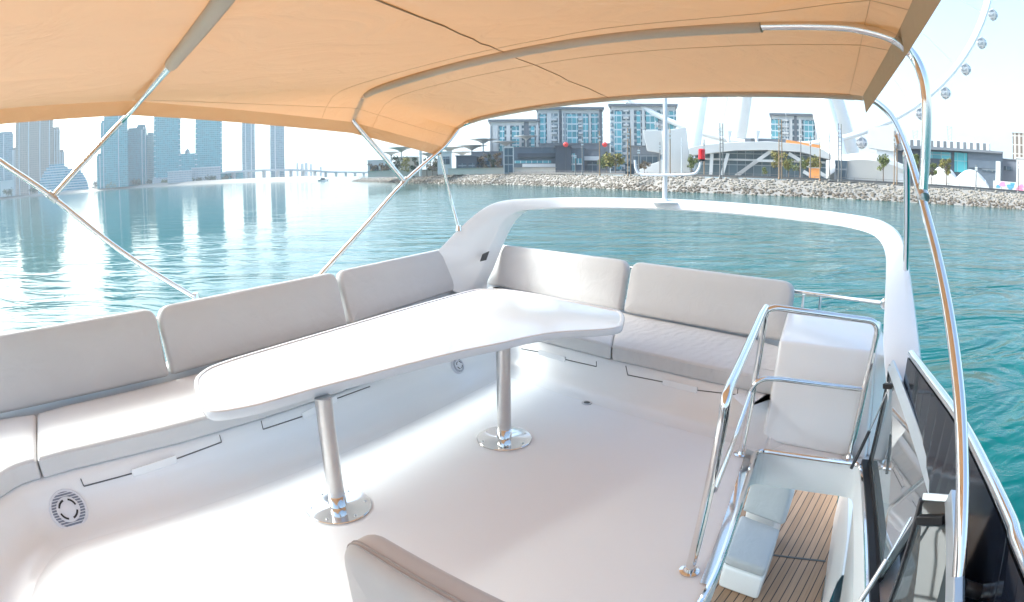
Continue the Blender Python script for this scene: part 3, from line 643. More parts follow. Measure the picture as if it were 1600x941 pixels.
# red balls on masts over the shops
RED = mat('red_paint', (.62, .03, .025), .4)
for x, lab in ((884, 'round red marker on a pole above the black cube'), (945, 'round red marker on a pole left of the mast block')):
    p = atd(x, 226, 238); r_ = empty('red_marker', (p.x, p.y, .8), label=lab, cat='marker', group='round red markers')
    MB().lathe([(.02, -1.1), (.65, -.85), (1.05, -.3), (1.1, .2), (.7, .8), (.02, 1.05)], (0, 0, p.z-.8), 14).build('ball', RED, r_, smooth=True); MB().tube([V(0, 0, 0), V(0, 0, p.z-2)], .09, 6).build('pole', DGREY, r_)
# kiosk
c, rz, wd = frame_at(977, 991, 163); kz = zof(984, 272, 163); h = zof(984, 257, 163)-kz
k_ = empty('kiosk', (c.x, c.y, kz), rz, label='small black kiosk box on top of the rock bank', cat='kiosk')
MB().box(-wd/2, wd/2, 0, 2, 0, h).build('wall', CHAR, k_); MB().box(-wd/2+.4, -.1, -.06, -.01, h*.25, h*.5).build('panel', PALE, k_); MB().box(-wd/2+.4, -.1, -.06, -.01, h*.56, h*.8).build('panel', PALE, k_); MB().box(-wd/2-.15, wd/2+.15, -.15, 2.1, h, h+.15).build('roof', CHAR, k_)
# terminal with long white roof under the wheel
GT = 205
tr = empty('wheel_terminal', (*atd(1190, 270, GT)[:2], .8), frame_at(1080, 1305, GT)[1], label='long white roofed glass terminal beneath the ferris wheel', cat='building')
_tc, _trz = atd(1190, 270, GT), frame_at(1080, 1305, GT)[1]; _ux = V(math.cos(_trz), math.sin(_trz), 0)
def tp(x, y, D=GT):
    """point on the terminal's front plane through its base line, as local x, z"""
    n = V(-math.sin(_trz), math.cos(_trz), 0); d = ray(x, y); t = (V(_tc.x, _tc.y, 0).dot(n))/(d.dot(n)); q = V(0, 0, EYE)+d*t
    return (q-V(_tc.x, _tc.y, 0)).dot(_ux), q.z-.8
top = [(1078, 232), (1100, 227), (1150, 223), (1200, 222), (1250, 226), (1285, 234), (1298, 243)]
bot = [(1078, 243), (1100, 241), (1150, 235.5), (1200, 235), (1250, 238), (1285, 247), (1298, 250)]
rows = []
for (a, b) in zip(top, bot):
    X, Z = tp(*a); X2, Z2 = tp(*b); rows.append([V(X2, -3, Z2), V(X, -3.2, Z*.97+Z2*.03), V(X, -1, Z+.15), V(X, 22, Z+.1), V(X2, 22, Z2)])
m_ = MB(); m_.loft(rows, closed=True); m_.build('roof', WHITE, tr, smooth=True)
x0, x1 = tp(1085, 270)[0], tp(1292, 270)[0]; hz_ = tp(1190, 236)[1]
MB().box(x0, x1, 3, 20, 0, hz_).build('glass_wall', facade('terminal_glass', (.10, .14, .16), (.30, .32, .33), 4, 3, .08, .06), tr)
MB().box(x0, x1, 1.2, 3-.02, tp(1190, 252)[1], tp(1190, 249)[1]).build('floor_slab', WHITE, tr)
mb_ = [((1205, 236), (1150, 275)), ((1183, 251), (1150, 276)), ((1113, 240), (1111, 275)), ((1232, 240), (1290, 276)), ((1255, 268), (1275, 280)), ((1138, 240), (1128, 276))]
for (a, b) in mb_:
    A_, B_ = tp(*a), tp(*b); MB().bar(V(A_[0], -1.2, A_[1]), V(B_[0], -1.2, max(0, B_[1])), 1.2, 1.0, up=(0, 1, 0)).build('strut', WHITE, tr)
A_, B_ = tp(1183, 251.3), tp(1215, 252); MB().bar(V(A_[0], -1.2, A_[1]), V(B_[0], -1.2, B_[1]), 1.1, .8).build('strut', WHITE, tr)
A_, B_ = tp(1228, 221), tp(1282, 227); MB().bar(V(A_[0], -1, A_[1]), V(B_[0], -1, B_[1]-.6), .6, 1.0).build('orange_edge', ORANGE, tr)
A_ = tp(1176, 222); MB().box(A_[0]-3, A_[0]+2, 6, 9, A_[1], A_[1]+1.6).build('roof_plant', ROOFD, tr)
A_ = tp(1203, 222); MB().box(A_[0]-7, A_[0]+6, 6, 9, A_[1], A_[1]+1.5).build('roof_plant', ROOFD, tr)
for xx in (1137, 1182): A_ = tp(xx, 215); MB().lathe([(.5, 0), (.7, 1.5), (1.3, 4)], (A_[0], 5, tp(xx, 221)[1]), 8).build('roof_funnel', PALE, tr)
# orange box
c, rz, wd = frame_at(1264, 1280, 168); ob = empty('ticket_box', (c.x, c.y, .8), rz, label='orange ticket box under the yellow tree', cat='booth')
h = zof(1272, 263, 168)-.8; MB().box(-wd/2, wd/2, 0, 2.5, 0, h).build('wall', ORANGE, ob); MB().box(-wd/2-.1, wd/2+.1, -.3, 2.6, h, h+.2).build('roof', BEIGEW, ob)
# white sculpted shell building right of the wheel legs
sh = empty('shell_building', (*atd(1358, 272, 215)[:2], .8), frame_at(1315, 1400, 215)[1], label='smooth white shell shaped building right of the wheel legs', cat='building')
rows = []
for k in range(17):
    t = k/16; X = -13+27*t; zt_ = 8.0+2.6*math.sin(t*3.0)-2.5*t; rows.append([V(X*1.02, -2+1.5*math.sin(t*3.1), 0), V(X, -3.0*math.sin(t*3.1), zt_*.55), V(X*.98, -3.5*math.sin(t*3.1)-1, zt_*.8), V(X*.98, -3.0*math.sin(t*3.1), zt_), V(X*.97, 8, zt_+1), V(X*.97, 14, 0)])
m_ = MB(); m_.loft(rows); m_.build('shell', WHITE, sh, smooth=True)
c2 = tuple(atd(1326, 262, 207)); MB().hexa([(-12, -2.6, 0), (-8.6, -2.9, 0), (-8.6, -2.4, 0), (-12, -2.0, 0), (-13, -3.4, 7.0), (-8, -3.8, 7.0), (-8, -2.4, 7), (-13, -2.2, 7)]).build('window', GLD, sh)
c, rz, wd = frame_at(1357, 1398, 230); hb = empty('white_housing', (c.x, c.y, .8), rz, label='angular white machine housing above the shell building', cat='building')
z_ = lambda y: zof(1378, y, 230)-.8
MB().hexa([(-wd/2, 0, z_(232)), (wd/2, 0, z_(236)), (wd/2, 8, z_(236)), (-wd/2, 8, z_(232)), (-wd/2-.3, 0, z_(202)), (wd/2, 0, z_(193)), (wd/2, 8, z_(193)), (-wd/2-.3, 8, z_(202))]).build('casing', WHITE, hb)
MB().hexa([(-2, 1, 0), (wd/2+1, 1, 0), (wd/2+1, 8, 0), (-2, 8, 0), (-2, 1, z_(231)), (wd/2, 1, z_(215)), (wd/2, 8, z_(215)), (-2, 8, z_(231))]).build('base', PALE, hb)
# right hand mall
c, rz, wd = frame_at(1398, 1566, 250)
ml = empty('shopping_hall', (c.x, c.y, .8), rz, label='long dark shopping hall with teal windows and white top storey', cat='building')
def mx(x): a = atd(x, 270, 250); return V(a.x-c.x, a.y-c.y, 0).dot(V(math.cos(rz), math.sin(rz), 0))
def mz(y, x=1480): return zof(x, y, 250)-.8
MB().box(mx(1398), mx(1512), 0, 20, 0, mz(237)).build('wall', CHAR, ml)
MB().box(mx(1512), mx(1566), -2, 20, 0, mz(238, 1540)).build('wing', NAVB, ml)
MB().hexa([(mx(1395), -4, mz(236)), (mx(1566), -4, mz(236)), (mx(1560), 22, mz(236)), (mx(1395), 22, mz(236)), (mx(1395), -4, mz(231)), (mx(1566), -4, mz(233)), (mx(1560), 22, mz(233)), (mx(1395), 22, mz(231))]).build('roof', ROOFD, ml)
MB().box(mx(1412), mx(1548), 4, 18, mz(230.8), mz(219)).build('top_storey', facade('top_storey', (.16, .17, .18), (.72, .72, .72), 9, 3, .3, .5), ml)
MB().box(mx(1496), mx(1522), 5, 12, mz(219)+.02, mz(212)).build('roof_plant', WHITE, ml)
MB().box(mx(1453), mx(1486), -.4, -.02, mz(249), mz(238.5)).build('window', facade('teal_shopfront', (.08, .33, .38), (.2, .3, .33), 4, 4, .1, .08), ml)
MB().box(mx(1491), mx(1511), -.8, -.02, mz(268), mz(238)).build('window', facade('teal_shopfront_tall', (.08, .36, .40), (.2, .34, .36), 5, 3, .06, .06), ml)
MB().box(mx(1513), mx(1560), -2.6, -2.02, mz(260), mz(248)).build('fascia', NAVB, ml)
MB().box(mx(1534), mx(1556), -2.4, -2.02, mz(268, 1540), mz(261, 1540)).build('window', GLD, ml)
MB().box(mx(1555), mx(1562), -3.2, -2.02, 0, mz(252, 1550)).build('pillar', PALE, ml)
simple('grey_hall', 1566, 1592, 250, 255, 14, mat('mid_grey_wall', (.20, .21, .24), .7), 'plain grey hall at the right end of the shops', 'building', extra=dwin([(.1, .6, .65, .78)], GLD))
simple('striped_block', 1582, 1640, 209, 330, 16, facade('warm_striped', (.22, .16, .12), (.62, .55, .48), 4.6, 2.6, .12, .5), 'warm striped apartment block cut by the right edge', 'apartment block', roofm=PALE)
simple('white_wall_house', 1588, 1640, 249, 235, 10, WHITE, 'white walled house at the right edge under the striped block', 'house', roofm=WHITE)
# white tensile tents
for (x0, x1, yt, D, lab) in ((1448, 1500, 259, 190, 'larger white tensile tent behind the canopy tube'), (1488, 1545, 265, 186, 'flatter white tensile tent left of the mural boards')):
    c, rz, wd = frame_at(x0, x1, D); te = empty('white_tent', (c.x, c.y, .8), rz, label=lab, cat='tent', group='white tents'); h = zof((x0+x1)/2, yt, D)-.8; rows = []
    for k in range(13):
        t = k/12; X = -wd/2+wd*t; hh = h*math.sin(math.pi*(.05+.9*t))**.8; rows.append([V(X, -4, 0), V(X, -3, hh*.7), V(X, 0, hh), V(X, 3, hh*.7), V(X, 4, 0)])
    m_ = MB(); m_.loft(rows); m_.build('membrane', WHITE, te, smooth=True)
    for t in (0.1, .5, .9): MB().tube([V(-wd/2+wd*t, -3.6, 0), V(-wd/2+wd*t, -3.3, h*.5)], .08, 6).build('guy_post', PALE, te)
# mural boards
PINK = mat('pink_paint', (.75, .22, .38), .7); BLU = mat('blue_paint', (.10, .30, .45), .7)
c, rz, wd = frame_at(1552, 1606, 178); mu = empty('mural_board', (c.x, c.y, .8), rz, label='low white board painted with pink and blue patches', cat='mural')
h = 3.4; MB().box(-wd/2, wd/2, 0, .2, 0, h*.8).build('board', WHITE, mu)
for (px_, pz, s, m) in ((-2.5, 1.9, 1.0, PINK), (.0, 1.3, 1.1, BLU), (.6, 2.1, .7, BLU), (2.9, 1.0, 1.1, PINK), (3.6, 1.8, .8, PINK), (-4, 1.2, .7, BLU)):
    O = [(px_+s*math.cos(a)*(1+.3*math.sin(3*a+px_)), pz+s*.8*math.sin(a)*(1+.2*math.cos(2*a))) for a in [k*math.pi/8 for k in range(16)]]
    pm = MB(); n = len(O); pm.add([(q[0], -.03, q[1]) for q in O]+[(q[0], -.003, q[1]) for q in O], [tuple(range(n)), tuple(reversed(range(n, 2*n)))]+[(i, (i+1) % n, (i+1) % n+n, i+n) for i in range(n)]); pm.build('painted_patch', m, mu)
# floodlight towers
for x, yt, yb, D, lab in ((1430, 199, 233, 262, 'lattice floodlight tower left of the canopy tube'), (1484, 193, 230, 258, 'lattice floodlight tower above the white top storey')):
    c = atd(x, yb, D); ft = empty('floodlight_tower', (c.x, c.y, .8), frame_at(x-5, x+5, D)[1], label=lab, cat='floodlight', group='floodlight towers'); z1 = zof(x, yt, D)-.8; z0_ = zof(x, yb, D)-.8
    m_ = MB()
    for s in (-1, 1): m_.tube([V(s*.35, 0, 0), V(s*.5, 0, z0_), V(s*1.2, 0, z1)], .14, 6)
    for k in range(7): z = z0_+(z1-z0_)*k/7; q = .5+.7*k/7; m_.tube([V(-q, 0, z), V(q+.1, 0, z+(z1-z0_)/7)], .08, 5)
    m_.build('lattice', mat('blue_grey_steel', (.30, .36, .42), .5), ft)
    MB().box(-1.6, 1.6, -.4, .3, z1-1.2, z1+.6).build('lamp_head', PALE, ft)
# lamp posts
LP = mat('lamp_steel', (.22, .20, .19), .5, .3); LPB = mat('lamp_bronze', (.30, .19, .11), .5, .2)
def lamp(x, yt, D, dbl, lab, m):
    p = atd(x, 280, D); h = zof(x, yt, D)-.7; r_ = empty('lamp_post', (p.x, p.y, .7), frame_at(x-3, x+3, D)[1], label=lab, cat='lamp post', group='tall lamp posts along the promenade')
    MB().tube([V(0, 0, 0), V(0, 0, h)], [.17, .12], 8).build('pole', m, r_, smooth=True); MB().lathe([(.3, 0), (.3, .35), (.2, .5)], (0, 0, 0), 10).build('base', m, r_)
    if dbl:
        MB().tube([V(.75, 0, 0), V(.75, 0, h*.99)], [.15, .12], 8).build('pole', m, r_, smooth=True)
        for k in range(6): MB().box(.05, .7, -.05, .05, h*(.55+.07*k), h*(.55+.07*k)+.12).build('crossbar', m, r_)
    for z in (.86, .78): MB().box(-.35, .35, -.25, .15, h*z, h*z+.35).build('lamp_head', PALE, r_)
for args in ((937, 205, 152, 0, 'brown lamp post between widest block and gap', LPB), (981, 200, 152, 1, 'twin lamp post above the black kiosk', LPB), (899, 240, 160, 0, 'short lamp post by the slate shops', LP), (910, 214, 163, 0, 'thin lamp post before the widest block', LP), (998, 230, 150, 0, 'short lamp post right of the kiosk', LP), (1031, 222, 158, 0, 'lamp post just left of the mast', LP), (1047, 200, 150, 0, 'lamp post just right of the mast', LPB), (1065, 215, 160, 0, 'pale lamp post by the white pedestal', PALE), (1125, 192, 149, 1, 'twin lamp post right of the red lamp', LP), (1100, 218, 162, 0, 'orange brown post behind the red lamp', LPB), (1217, 186, 149, 1, 'twin lamp post in front of the yellow green tree', LPB), (1251, 200, 158, 0, 'thin lamp post left of the orange box', LP), (1266, 212, 158, 0, 'thin post just above the orange box', LP), (1281, 207, 151, 0, 'brown lamp post on the orange roof edge', LPB), (1296, 203, 152, 0, 'grey lamp post before the right wheel leg', LP), (1310, 193, 150, 1, 'ladder like twin post right of the wheel leg', LP), (1397, 205, 152, 1, 'twin brown post under the canopy corner', LPB), (1525, 258, 150, 0, 'short lamp post before the tents', LP), (1591, 252, 160, 0, 'short lamp post near the mural board', LP)):
    lamp(*args)
# promenade railing: one long fence, posts as parts
fn = empty('promenade_fence', (0, 0, 0), label='thin metal railing running along the promenade edge', cat='fence'); m_ = MB(); ps = []
for i in range(8, len(CREST)-1):
    a = CREST[i]+outn(i)*1.6; b = CREST[i+1]+outn(i+1)*1.6
    for hh in (1.1, .6): m_.tube([a+V(0, 0, hh), b+V(0, 0, hh)], .045, 5)
    k = max(1, int((b-a).length/3.2))
    for j in range(k): ps.append(a.lerp(b, j/k))
m_.build('rail', LP, fn); pm = MB(); pm.box(-.05, .05, -.05, .05, 0, 1.15); p0 = pm.build('post', LP, fn, loc=ps[0])
for q in ps[1:100]: c = p0.copy(); COL.objects.link(c); c.location = q

# ------------------------------------------------------------------ ferris wheel
WWH = mat('wheel_white', (.82, .82, .82), .45)
WD = 285.0; WR = 131.0
wc = atd(1212, 227, WD); waz = math.atan2(wc.x, wc.y)
fw = empty('ferris_wheel', (wc.x, wc.y, .8), -waz, label='giant white ferris wheel rising behind the terminal', cat='ferris wheel')
cz = wc.z-.8+WR
def wp(deg, r, y=0): t = R(deg); return V(r*math.sin(t), y, cz-r*math.cos(t))
for y in (-2.6, 2.6): MB().tube([wp(d, WR, y) for d in range(0, 360, 3)], 1.35, 8, closed=True).build('rim', WWH, fw, smooth=True)
MB().tube([wp(2.5*k, WR, -2.6 if k % 2 else 2.6) for k in range(144)], .35, 5, closed=True).build('rim_lattice', WWH, fw)
MB().tube([V(0, -22, cz), V(0, 22, cz)], 5.5, 24).build('hub', WHITE, fw, smooth=True)
sk = MB().tube([V(0, 5, -5), V(6, 0, -(WR-1))], .12, 5).build('spoke_cable', PALE, fw, loc=(0, 0, cz))
for k in range(1, 24): c_ = sk.copy(); COL.objects.link(c_); c_.rotation_euler[1] = k*math.pi/12
CAPG_ = None; CAPG = mat('capsule_shell', (.62, .62, .64), .2, spec=.6)
caps = None
for k in range(48):
    d = 3.75+7.5*k; dd = (d+180) % 360-180
    if not (abs(dd) < 82): continue
    q = wp(d, WR+4.6)
    if caps is None:
        cm_ = MB(); cm_.lathe([(.05, -3.0), (1.6, -2.5), (2.7, -1.2), (3.0, 0), (2.7, 1.2), (1.6, 2.5), (.05, 3.0)], (0, 0, 0), 16); caps = cm_.build('capsule', facade('capsule_glass', (.35, .36, .38), (.72, .70, .70), 2.1, 2.2, .3, .25), fw, smooth=True, loc=q)
        bk = MB(); bk.lathe([(2.2, -2.0), (3.12, -.6), (3.12, -.2), (2.2, 1.9)], (0, 0, 0), 16); bk = None
        ring = MB(); ring.tube([V(0, 3.05*math.cos(a), 3.05*math.sin(a)) for a in [2*math.pi*i/20 for i in range(20)]], .28, 6, closed=True); ring = ring.build('mount_ring', WHITE, caps, smooth=True)
    else:
        c = caps.copy(); COL.objects.link(c); c.parent = fw; c.location = q; rg = ring.copy(); COL.objects.link(rg); rg.parent = c
# legs: from hub flanks to the ground; two before the wheel, two behind
def legpts(bx, by, tx, ty, Db):
    a = atd(bx, by, Db); b = wc.copy(); return a
def leg(xt, yt, xb, yb, Dt, Db, r0, r1):
    a, b = atd(xt, yt, Dt), atd(xb, yb, Db); d = (a-b); b = b-d*((b.z-.8)/d.z)   # carry the leg down to the ground
    top_ = b+d*((cz*1.0)/d.z)
    rm = Matrix.Rotation(waz, 4, 'Z') ; inv = lambda q: rm @ (q-V(wc.x, wc.y, .8)).to_4d().to_3d() if False else (Matrix.Rotation(waz, 3, 'Z') @ (q-V(wc.x, wc.y, .8)))
    MB().tube([inv(b), inv(b.lerp(top_, .3)), inv(top_)], [r0, r0*.92, r1], 20).build('leg', WWH, fw, smooth=True)
leg(1093, 150, 1073, 262, 270, 232, 4.2, 2.8)
leg(1164, 150, 1152, 230, 330, 345, 4.6, 2.8)
leg(1281, 152, 1311, 275, 262, 232, 5.4, 3.0)
leg(1304, 152, 1331, 240, 325, 345, 5.0, 2.8)
# sculpted pedestal and boarding arm at the left foot
c, rz, wd = frame_at(1030, 1080, 222)
pdn = empty('white_pedestal', (c.x, c.y, .8), rz, label='faceted white pedestal at the foot of the left wheel leg', cat='pedestal')
def pz(y): return zof(1055, y, 222)-.8
s_ = 222/890
MB().hexa([(-3.5, 0, 0), (6, 0, 0), (6, 8, 0), (-3.5, 8, 0), (-5.2, 0, pz(205)), (4.5, 0, pz(198)), (4.5, 8, pz(198)), (-5.2, 8, pz(205))]).build('base', WHITE, pdn, bevel=.3)
MB().hexa([(-11, 1, pz(236)), (-4.2, 1, pz(240)), (-4.2, 6, pz(240)), (-11, 6, pz(236)), (-12.5, 1, pz(204)), (-5, 1, pz(204)), (-5, 6, pz(204)), (-12.5, 6, pz(204))]).build('bracket', WHITE, pdn, bevel=.2)
MB().hexa([(-16, 3, 0), (-4, 2, 0), (-4, 7, 0), (-16, 7, 0), (-13, 3, pz(262)), (-4.5, 2, pz(250)), (-4.5, 7, pz(250)), (-13, 7, pz(262))]).build('ramp', WHITE, pdn, bevel=.2)

# ================================================================== the yacht
yt = empty('yacht', (0, 0, 0), label='white motor yacht flybridge deck seen from its helm', cat='yacht')
Z3 = V(0, 0, 1)
BACK = [(-4.15, -1.2), (-4.55, .4), (-4.3, 1.45), (-3.47, 2.4), (-2.58, 3.55), (-1.58, 5.18), (-.62, 6.86), (-.36, 7.2), (-.02, 7.12), (1.12, 5.86), (2.34, 4.49), (2.7, 4.1)]
FRONT = [(-1.3, -.3), (-1.9, .25), (-2.4, .85), (-2.7, 1.35), (-2.8, 1.78), (-2.68, 2.12), (-1.95, 2.99), (-1.3, 3.86), (-.68, 4.78), (-.32, 5.32), (-.12, 5.45), (.12, 5.36), (.84, 4.67), (1.83, 3.71), (1.94, 3.62)]
STB = [(3.12, 3.75), (2.72, 3.0), (2.42, 2.45), (2.0, 1.72), (1.5, .78), (.95, -.3), (.3, -1.7)]
HOLE = [(1.69, 3.35), (2.34, 2.92), (1.66, 1.71), (1.12, .72), (.3, .95), (.62, 1.62), (.93, 2.02)]
HOLE_R = rounded(HOLE, [.10, .08, 0, .1, .1, .25, .2], 6)
fb = catmull([V(*p, 0) for p in FRONT], 5); bb = catmull([V(*p, 0) for p in BACK], 5)
def off(P, d, i):
    a = P[max(0, i-1)]; b = P[min(len(P)-1, i+1)]; q = (b-a); q.z = 0; q.normalize(); return P[i]+V(-q.y, q.x, 0)*d
outer = [V(p.x, p.y, 0) for p in [off(bb, .32, i) for i in range(len(bb))]]+[V(*p, 0) for p in STB]+[V(-3.2, -2.0, 0)]
# deck with the stair opening
def slab(outer, hole, z0, z1):
    mb = MB(); A_ = [V(p[0], p[1], 0) for p in outer]; B_ = [V(p[0], p[1], 0) for p in hole]
    tri = tessellate_polygon([A_, B_]); allp = A_+B_; n = len(allp)
    mb.v = [(p.x, p.y, z1) for p in allp]+[(p.x, p.y, z0) for p in allp]
    mb.f = [tuple(t) for t in tri]+[tuple(n+i for i in reversed(t)) for t in tri]
    for base, m in ((0, len(A_)), (len(A_), len(B_))):
        for i in range(m): mb.f.append((base+i, base+(i+1) % m, n+base+(i+1) % m, n+base+i))
    return mb
slab([(p.x, p.y) for p in outer], HOLE_R, -.26, 0).build('deck', DECKW, yt)
# bench base: front face with a soft cove into the deck, flat top
FACE = [(.34, .288), (.03, .288), (.008, .28), (-.02, .24), (-.06, .16), (-.095, .10), (-.14, .052), (-.20, .022), (-.27, .006), (-.33, .0012)]
rows = []
for i in range(len(fb)):
    pr = FACE
    rows.append([V(*off(fb, d, i)[:2], z) for d, z in pr])
endrow = [V(1.83+.16*q.z/.69, 3.53+.23*q.z/.69, q.z) for q in rows[-1]]
m_ = MB(); m_.loft(rows+[endrow]); m_.build('bench_base', GEL, yt, smooth=True)
m_ = MB(); n = 60
def resamp(P, n):
    L_ = [0]
    for i in range(1, len(P)): L_.append(L_[-1]+(P[i]-P[i-1]).length)
    out = []; j = 0
    for k in range(n+1):
        s = L_[-1]*k/n
        while j < len(P)-2 and L_[j+1] < s: j += 1
        out.append(P[j].lerp(P[j+1], (s-L_[j])/max(1e-9, L_[j+1]-L_[j])))
    return out
fr_, br_ = [off(fb, .3, i) for i in range(len(fb))], [off(bb, .1, i) for i in range(len(bb))]
# coaming and outer skin
rows = []
for i in range(len(bb)):
    pr = [(-.2, .286), (.10, .286), (.125, .30), (.135, .46), (.15, .485), (.20, .49), (.29, .485), (.315, .46), (.36, 0), (.37, -.2), (.33, -.33), (.0, -.34)]
    rows.append([V(*off(bb, d, i)[:2], z) for d, z in pr])
m_ = MB(); m_.loft(rows); m_.build('coaming', GEL, yt, smooth=True)
# filler box under the right bench
MB().prism([(-.05, 5.8), (-.25, 6.9), (2.45, 4.4), (2.2, 3.6), (1.97, 3.66), (1.8, 3.85)], .002, .284).build('locker_box', GEL, yt)
# starboard hull skin
m_ = MB(); rows = []
ST2 = [(2.98, 3.95)]+STB
for i, p in enumerate([V(*q, 0) for q in ST2]):
    PP = [V(*q, 0) for q in ST2]; rows.append([V(*off(PP, -.0, i)[:2], .0), V(*off(PP, .03, i)[:2], -.25), V(*off(PP, -.03, i)[:2], -.34)])
m_.loft(rows); m_.build('side_skin', GEL, yt, smooth=True)
# main hull at the waterline
def scaled(P, k): c = V(-.7, 2.2, 0); return [(c.x+(p.x-c.x)*k, c.y+(p.y-c.y)*k) for p in P]
HULLO = [(-5.3, -4), (-5.2, .5), (-4.4, 2.6), (-2.2, 6.0), (-.9, 8.2), (2.6, 9.6), (4.0, 8.3), (4.75, 6.9), (3.9, 5.2), (2.6, 2.6), (1.4, .2), (.2, -3)]
MB().prism(HULLO, WZ-.5, -2.3).build('hull', GEL, yt, bevel=.05)
COCK = [at(x, y, -2.15) for x, y in ((1100, 950), (1160, 735), (1240, 700), (1312, 764), (1285, 941))]
CK = [(.9, 3.0), (1.6, 6.6), (2.6, 9.2), (4.0, 8.0), (4.55, 6.9), (4.45, 5.95), (2.95, 3.65), (1.6, 1.3), (.1, .6)]
m_ = MB(); m_.prism(CK, -2.298, -2.15); m_.build('cockpit_deck', TEAK, yt)
MB().bar(at(1206, 867, -2.146), at(1290, 877, -2.146), .03, .004).build('deck_seam', GAP, yt)
# bulwark on the starboard side of the cockpit
bwk = [at(1318, 752, -2.15), at(1311, 775, -2.15), at(1303, 810, -2.15), at(1294, 870, -2.15), at(1284, 941, -2.15), at(1270, 1000, -2.15)]
rows = []
for i, p in enumerate(bwk):
    a = bwk[max(0, i-1)]; b = bwk[min(len(bwk)-1, i+1)]; d = (b-a).normalized(); o_ = V(-d.y, d.x, 0); o_ = o_ if o_.x > 0 else -o_; h = (.34, .38, .62, .82, .86, .86)[i]
    rows.append([p, p+o_*.02+Z3*(h-.12), p+o_*.04+Z3*(h-.03), p+o_*.10+Z3*h, p+o_*.22+Z3*h, p+o_*.27+Z3*(h-.05), p+o_*.32+Z3*-1.2])
m_ = MB(); m_.loft([[c for c in r] for r in rows]); m_.build('bulwark', GEL, yt, smooth=True)
m_ = MB(); ci, cj = V(2.31, 2.86, 0), V(1.35, 1.16, 0); on = V(.87, -.49, 0)
m_.hexa([ci.lerp(cj, .25)+Z3*-.5, cj+Z3*-1.15, cj+on*.05+Z3*-1.15, ci.lerp(cj, .25)+on*.05+Z3*-.5, ci+Z3*-.262, cj+Z3*-.262, cj+on*.05+Z3*-.262, ci+on*.05+Z3*-.262]); m_.build('stair_side_panel', GEL, yt, bevel=.01)
m_ = MB(); q = ci.lerp(cj, .62); m_.bar(q+Z3*-.62+on*-.03, q+(cj-ci).normalized()*.13+Z3*-.72+on*-.03, .03, .02); m_.build('pull_handle', BLACK, yt, bevel=.004)
# cockpit sofa
cs = empty('cockpit_sofa', tuple(at(1180, 905, -2.15)), label='small grey cockpit sofa down through the stair opening', cat='sofa'); o0 = V(cs.location)
sL, sR, fL, fR = at(1158, 803, -1.72), at(1219, 826, -1.72), at(1132, 868, -1.72), at(1197, 890, -1.72)
def sub(P): return [q-o0 for q in P]
MB().hexa(sub([V(*fL[:2], -2.15), V(*fR[:2], -2.15), V(*sR[:2], -2.15), V(*sL[:2], -2.15), fL-V(0, 0, .12), fR-V(0, 0, .12), sR-V(0, 0, .12), sL-V(0, 0, .12)])).build('base', GEL, cs, bevel=.05)
puffy([(q.x-o0.x, q.y-o0.y) for q in (fL, fR, sR, sL)], .05, .12, .035, (V(0, 0, -1.84-o0.z), V(1, 0, 0), V(0, 1, 0), Z3), bulge=.006).build('seat_cushion', CUSHC, cs, smooth=True)
dd_ = (sR-sL).normalized(); nn = V(-dd_.y, dd_.x, 0); UU = (nn*.12+Z3*.5).normalized(); wd = (sR-sL).length
puffy([(0, 0), (wd, 0), (wd, .46), (0, .46)], [.02, .02, .09, .09], .14, .04, (sL-o0+nn*.14+Z3*.005, dd_, UU, dd_.cross(UU)), bulge=.008).build('backrest', CUSHC, cs, smooth=True)
# ledge with a vent behind the cockpit sofa
qa, qb = V(sL.x, sL.y, 0)+nn*.155-dd_*.02, V(sR.x, sR.y, 0)+nn*.155-dd_*.14
led = MB().hexa([qa+Z3*-2.15, qb+Z3*-2.15, qb+nn*.26+Z3*-2.15, qa+nn*.26+Z3*-2.15, qa+Z3*-1.24, qb+Z3*-1.24, qb+nn*.26+Z3*-1.22, qa+nn*.26+Z3*-1.22]).build('cockpit_ledge', GEL, yt, bevel=.035)
for k in range(4): MB().bar(qa+dd_*.3+nn*(.08+.03*k)+Z3*-1.226, qa+dd_*.52+nn*(.08+.03*k)+Z3*-1.226, .014, .006).build('vent_slot', DGREY, led)
# stair opening trim
m_ = MB(); HP = [V(*p, .012) for p in HOLE_R]; m_.tube(HP, .017, 8, closed=True); m_.build('opening_trim', STEEL, yt, smooth=True)
m_ = MB(); A_, B_ = HOLE[0], HOLE[6]; m_.hexa([V(A_[0]-.01, A_[1], .002)+V(-.05, .03, 0), V(B_[0], B_[1], .002)+V(-.05, .03, 0), V(B_[0], B_[1], .002), V(A_[0], A_[1]-.05, .002), V(A_[0]-.01, A_[1], .010)+V(-.05, .03, 0), V(B_[0], B_[1], .010)+V(-.05, .03, 0), V(B_[0], B_[1], .010), V(A_[0], A_[1]-.05, .010)]); m_.build('tread_plate', STEEL, yt)
m_ = MB(); m_.bar(V(HOLE[1][0]+.03, HOLE[1][1], .02), V(HOLE[2][0]+.03, HOLE[2][1], .02), .05, .05); m_.bar(V(HOLE[2][0]+.03, HOLE[2][1], .02), V(HOLE[3][0]+.03, HOLE[3][1], .02), .05, .05); m_.build('hatch_sill', BLACK, yt)
# console box beside the right bench
CB = [V(1.80, 3.50, 0), V(2.42, 2.98, 0), V(3.0, 3.55, 0), V(2.35, 4.5, 0)]
CT = [V(1.96, 3.73, .69), V(2.52, 3.24, .71), V(3.0, 3.82, .76), V(2.33, 4.32, .76)]
m_ = MB().hexa(CB+CT); cons = m_.build('console', GEL, yt, bevel=.032, bseg=5)
m_ = MB().hexa([V(2.44, 3.0, 0), V(2.74, 3.0, 0), V(3.1, 3.7, 0), V(2.9, 3.8, 0), V(2.53, 3.25, .68), V(2.76, 3.27, .62), V(3.0, 3.8, .70), V(2.9, 3.85, .72)]); m_.build('console_side', GEL, yt, bevel=.04)
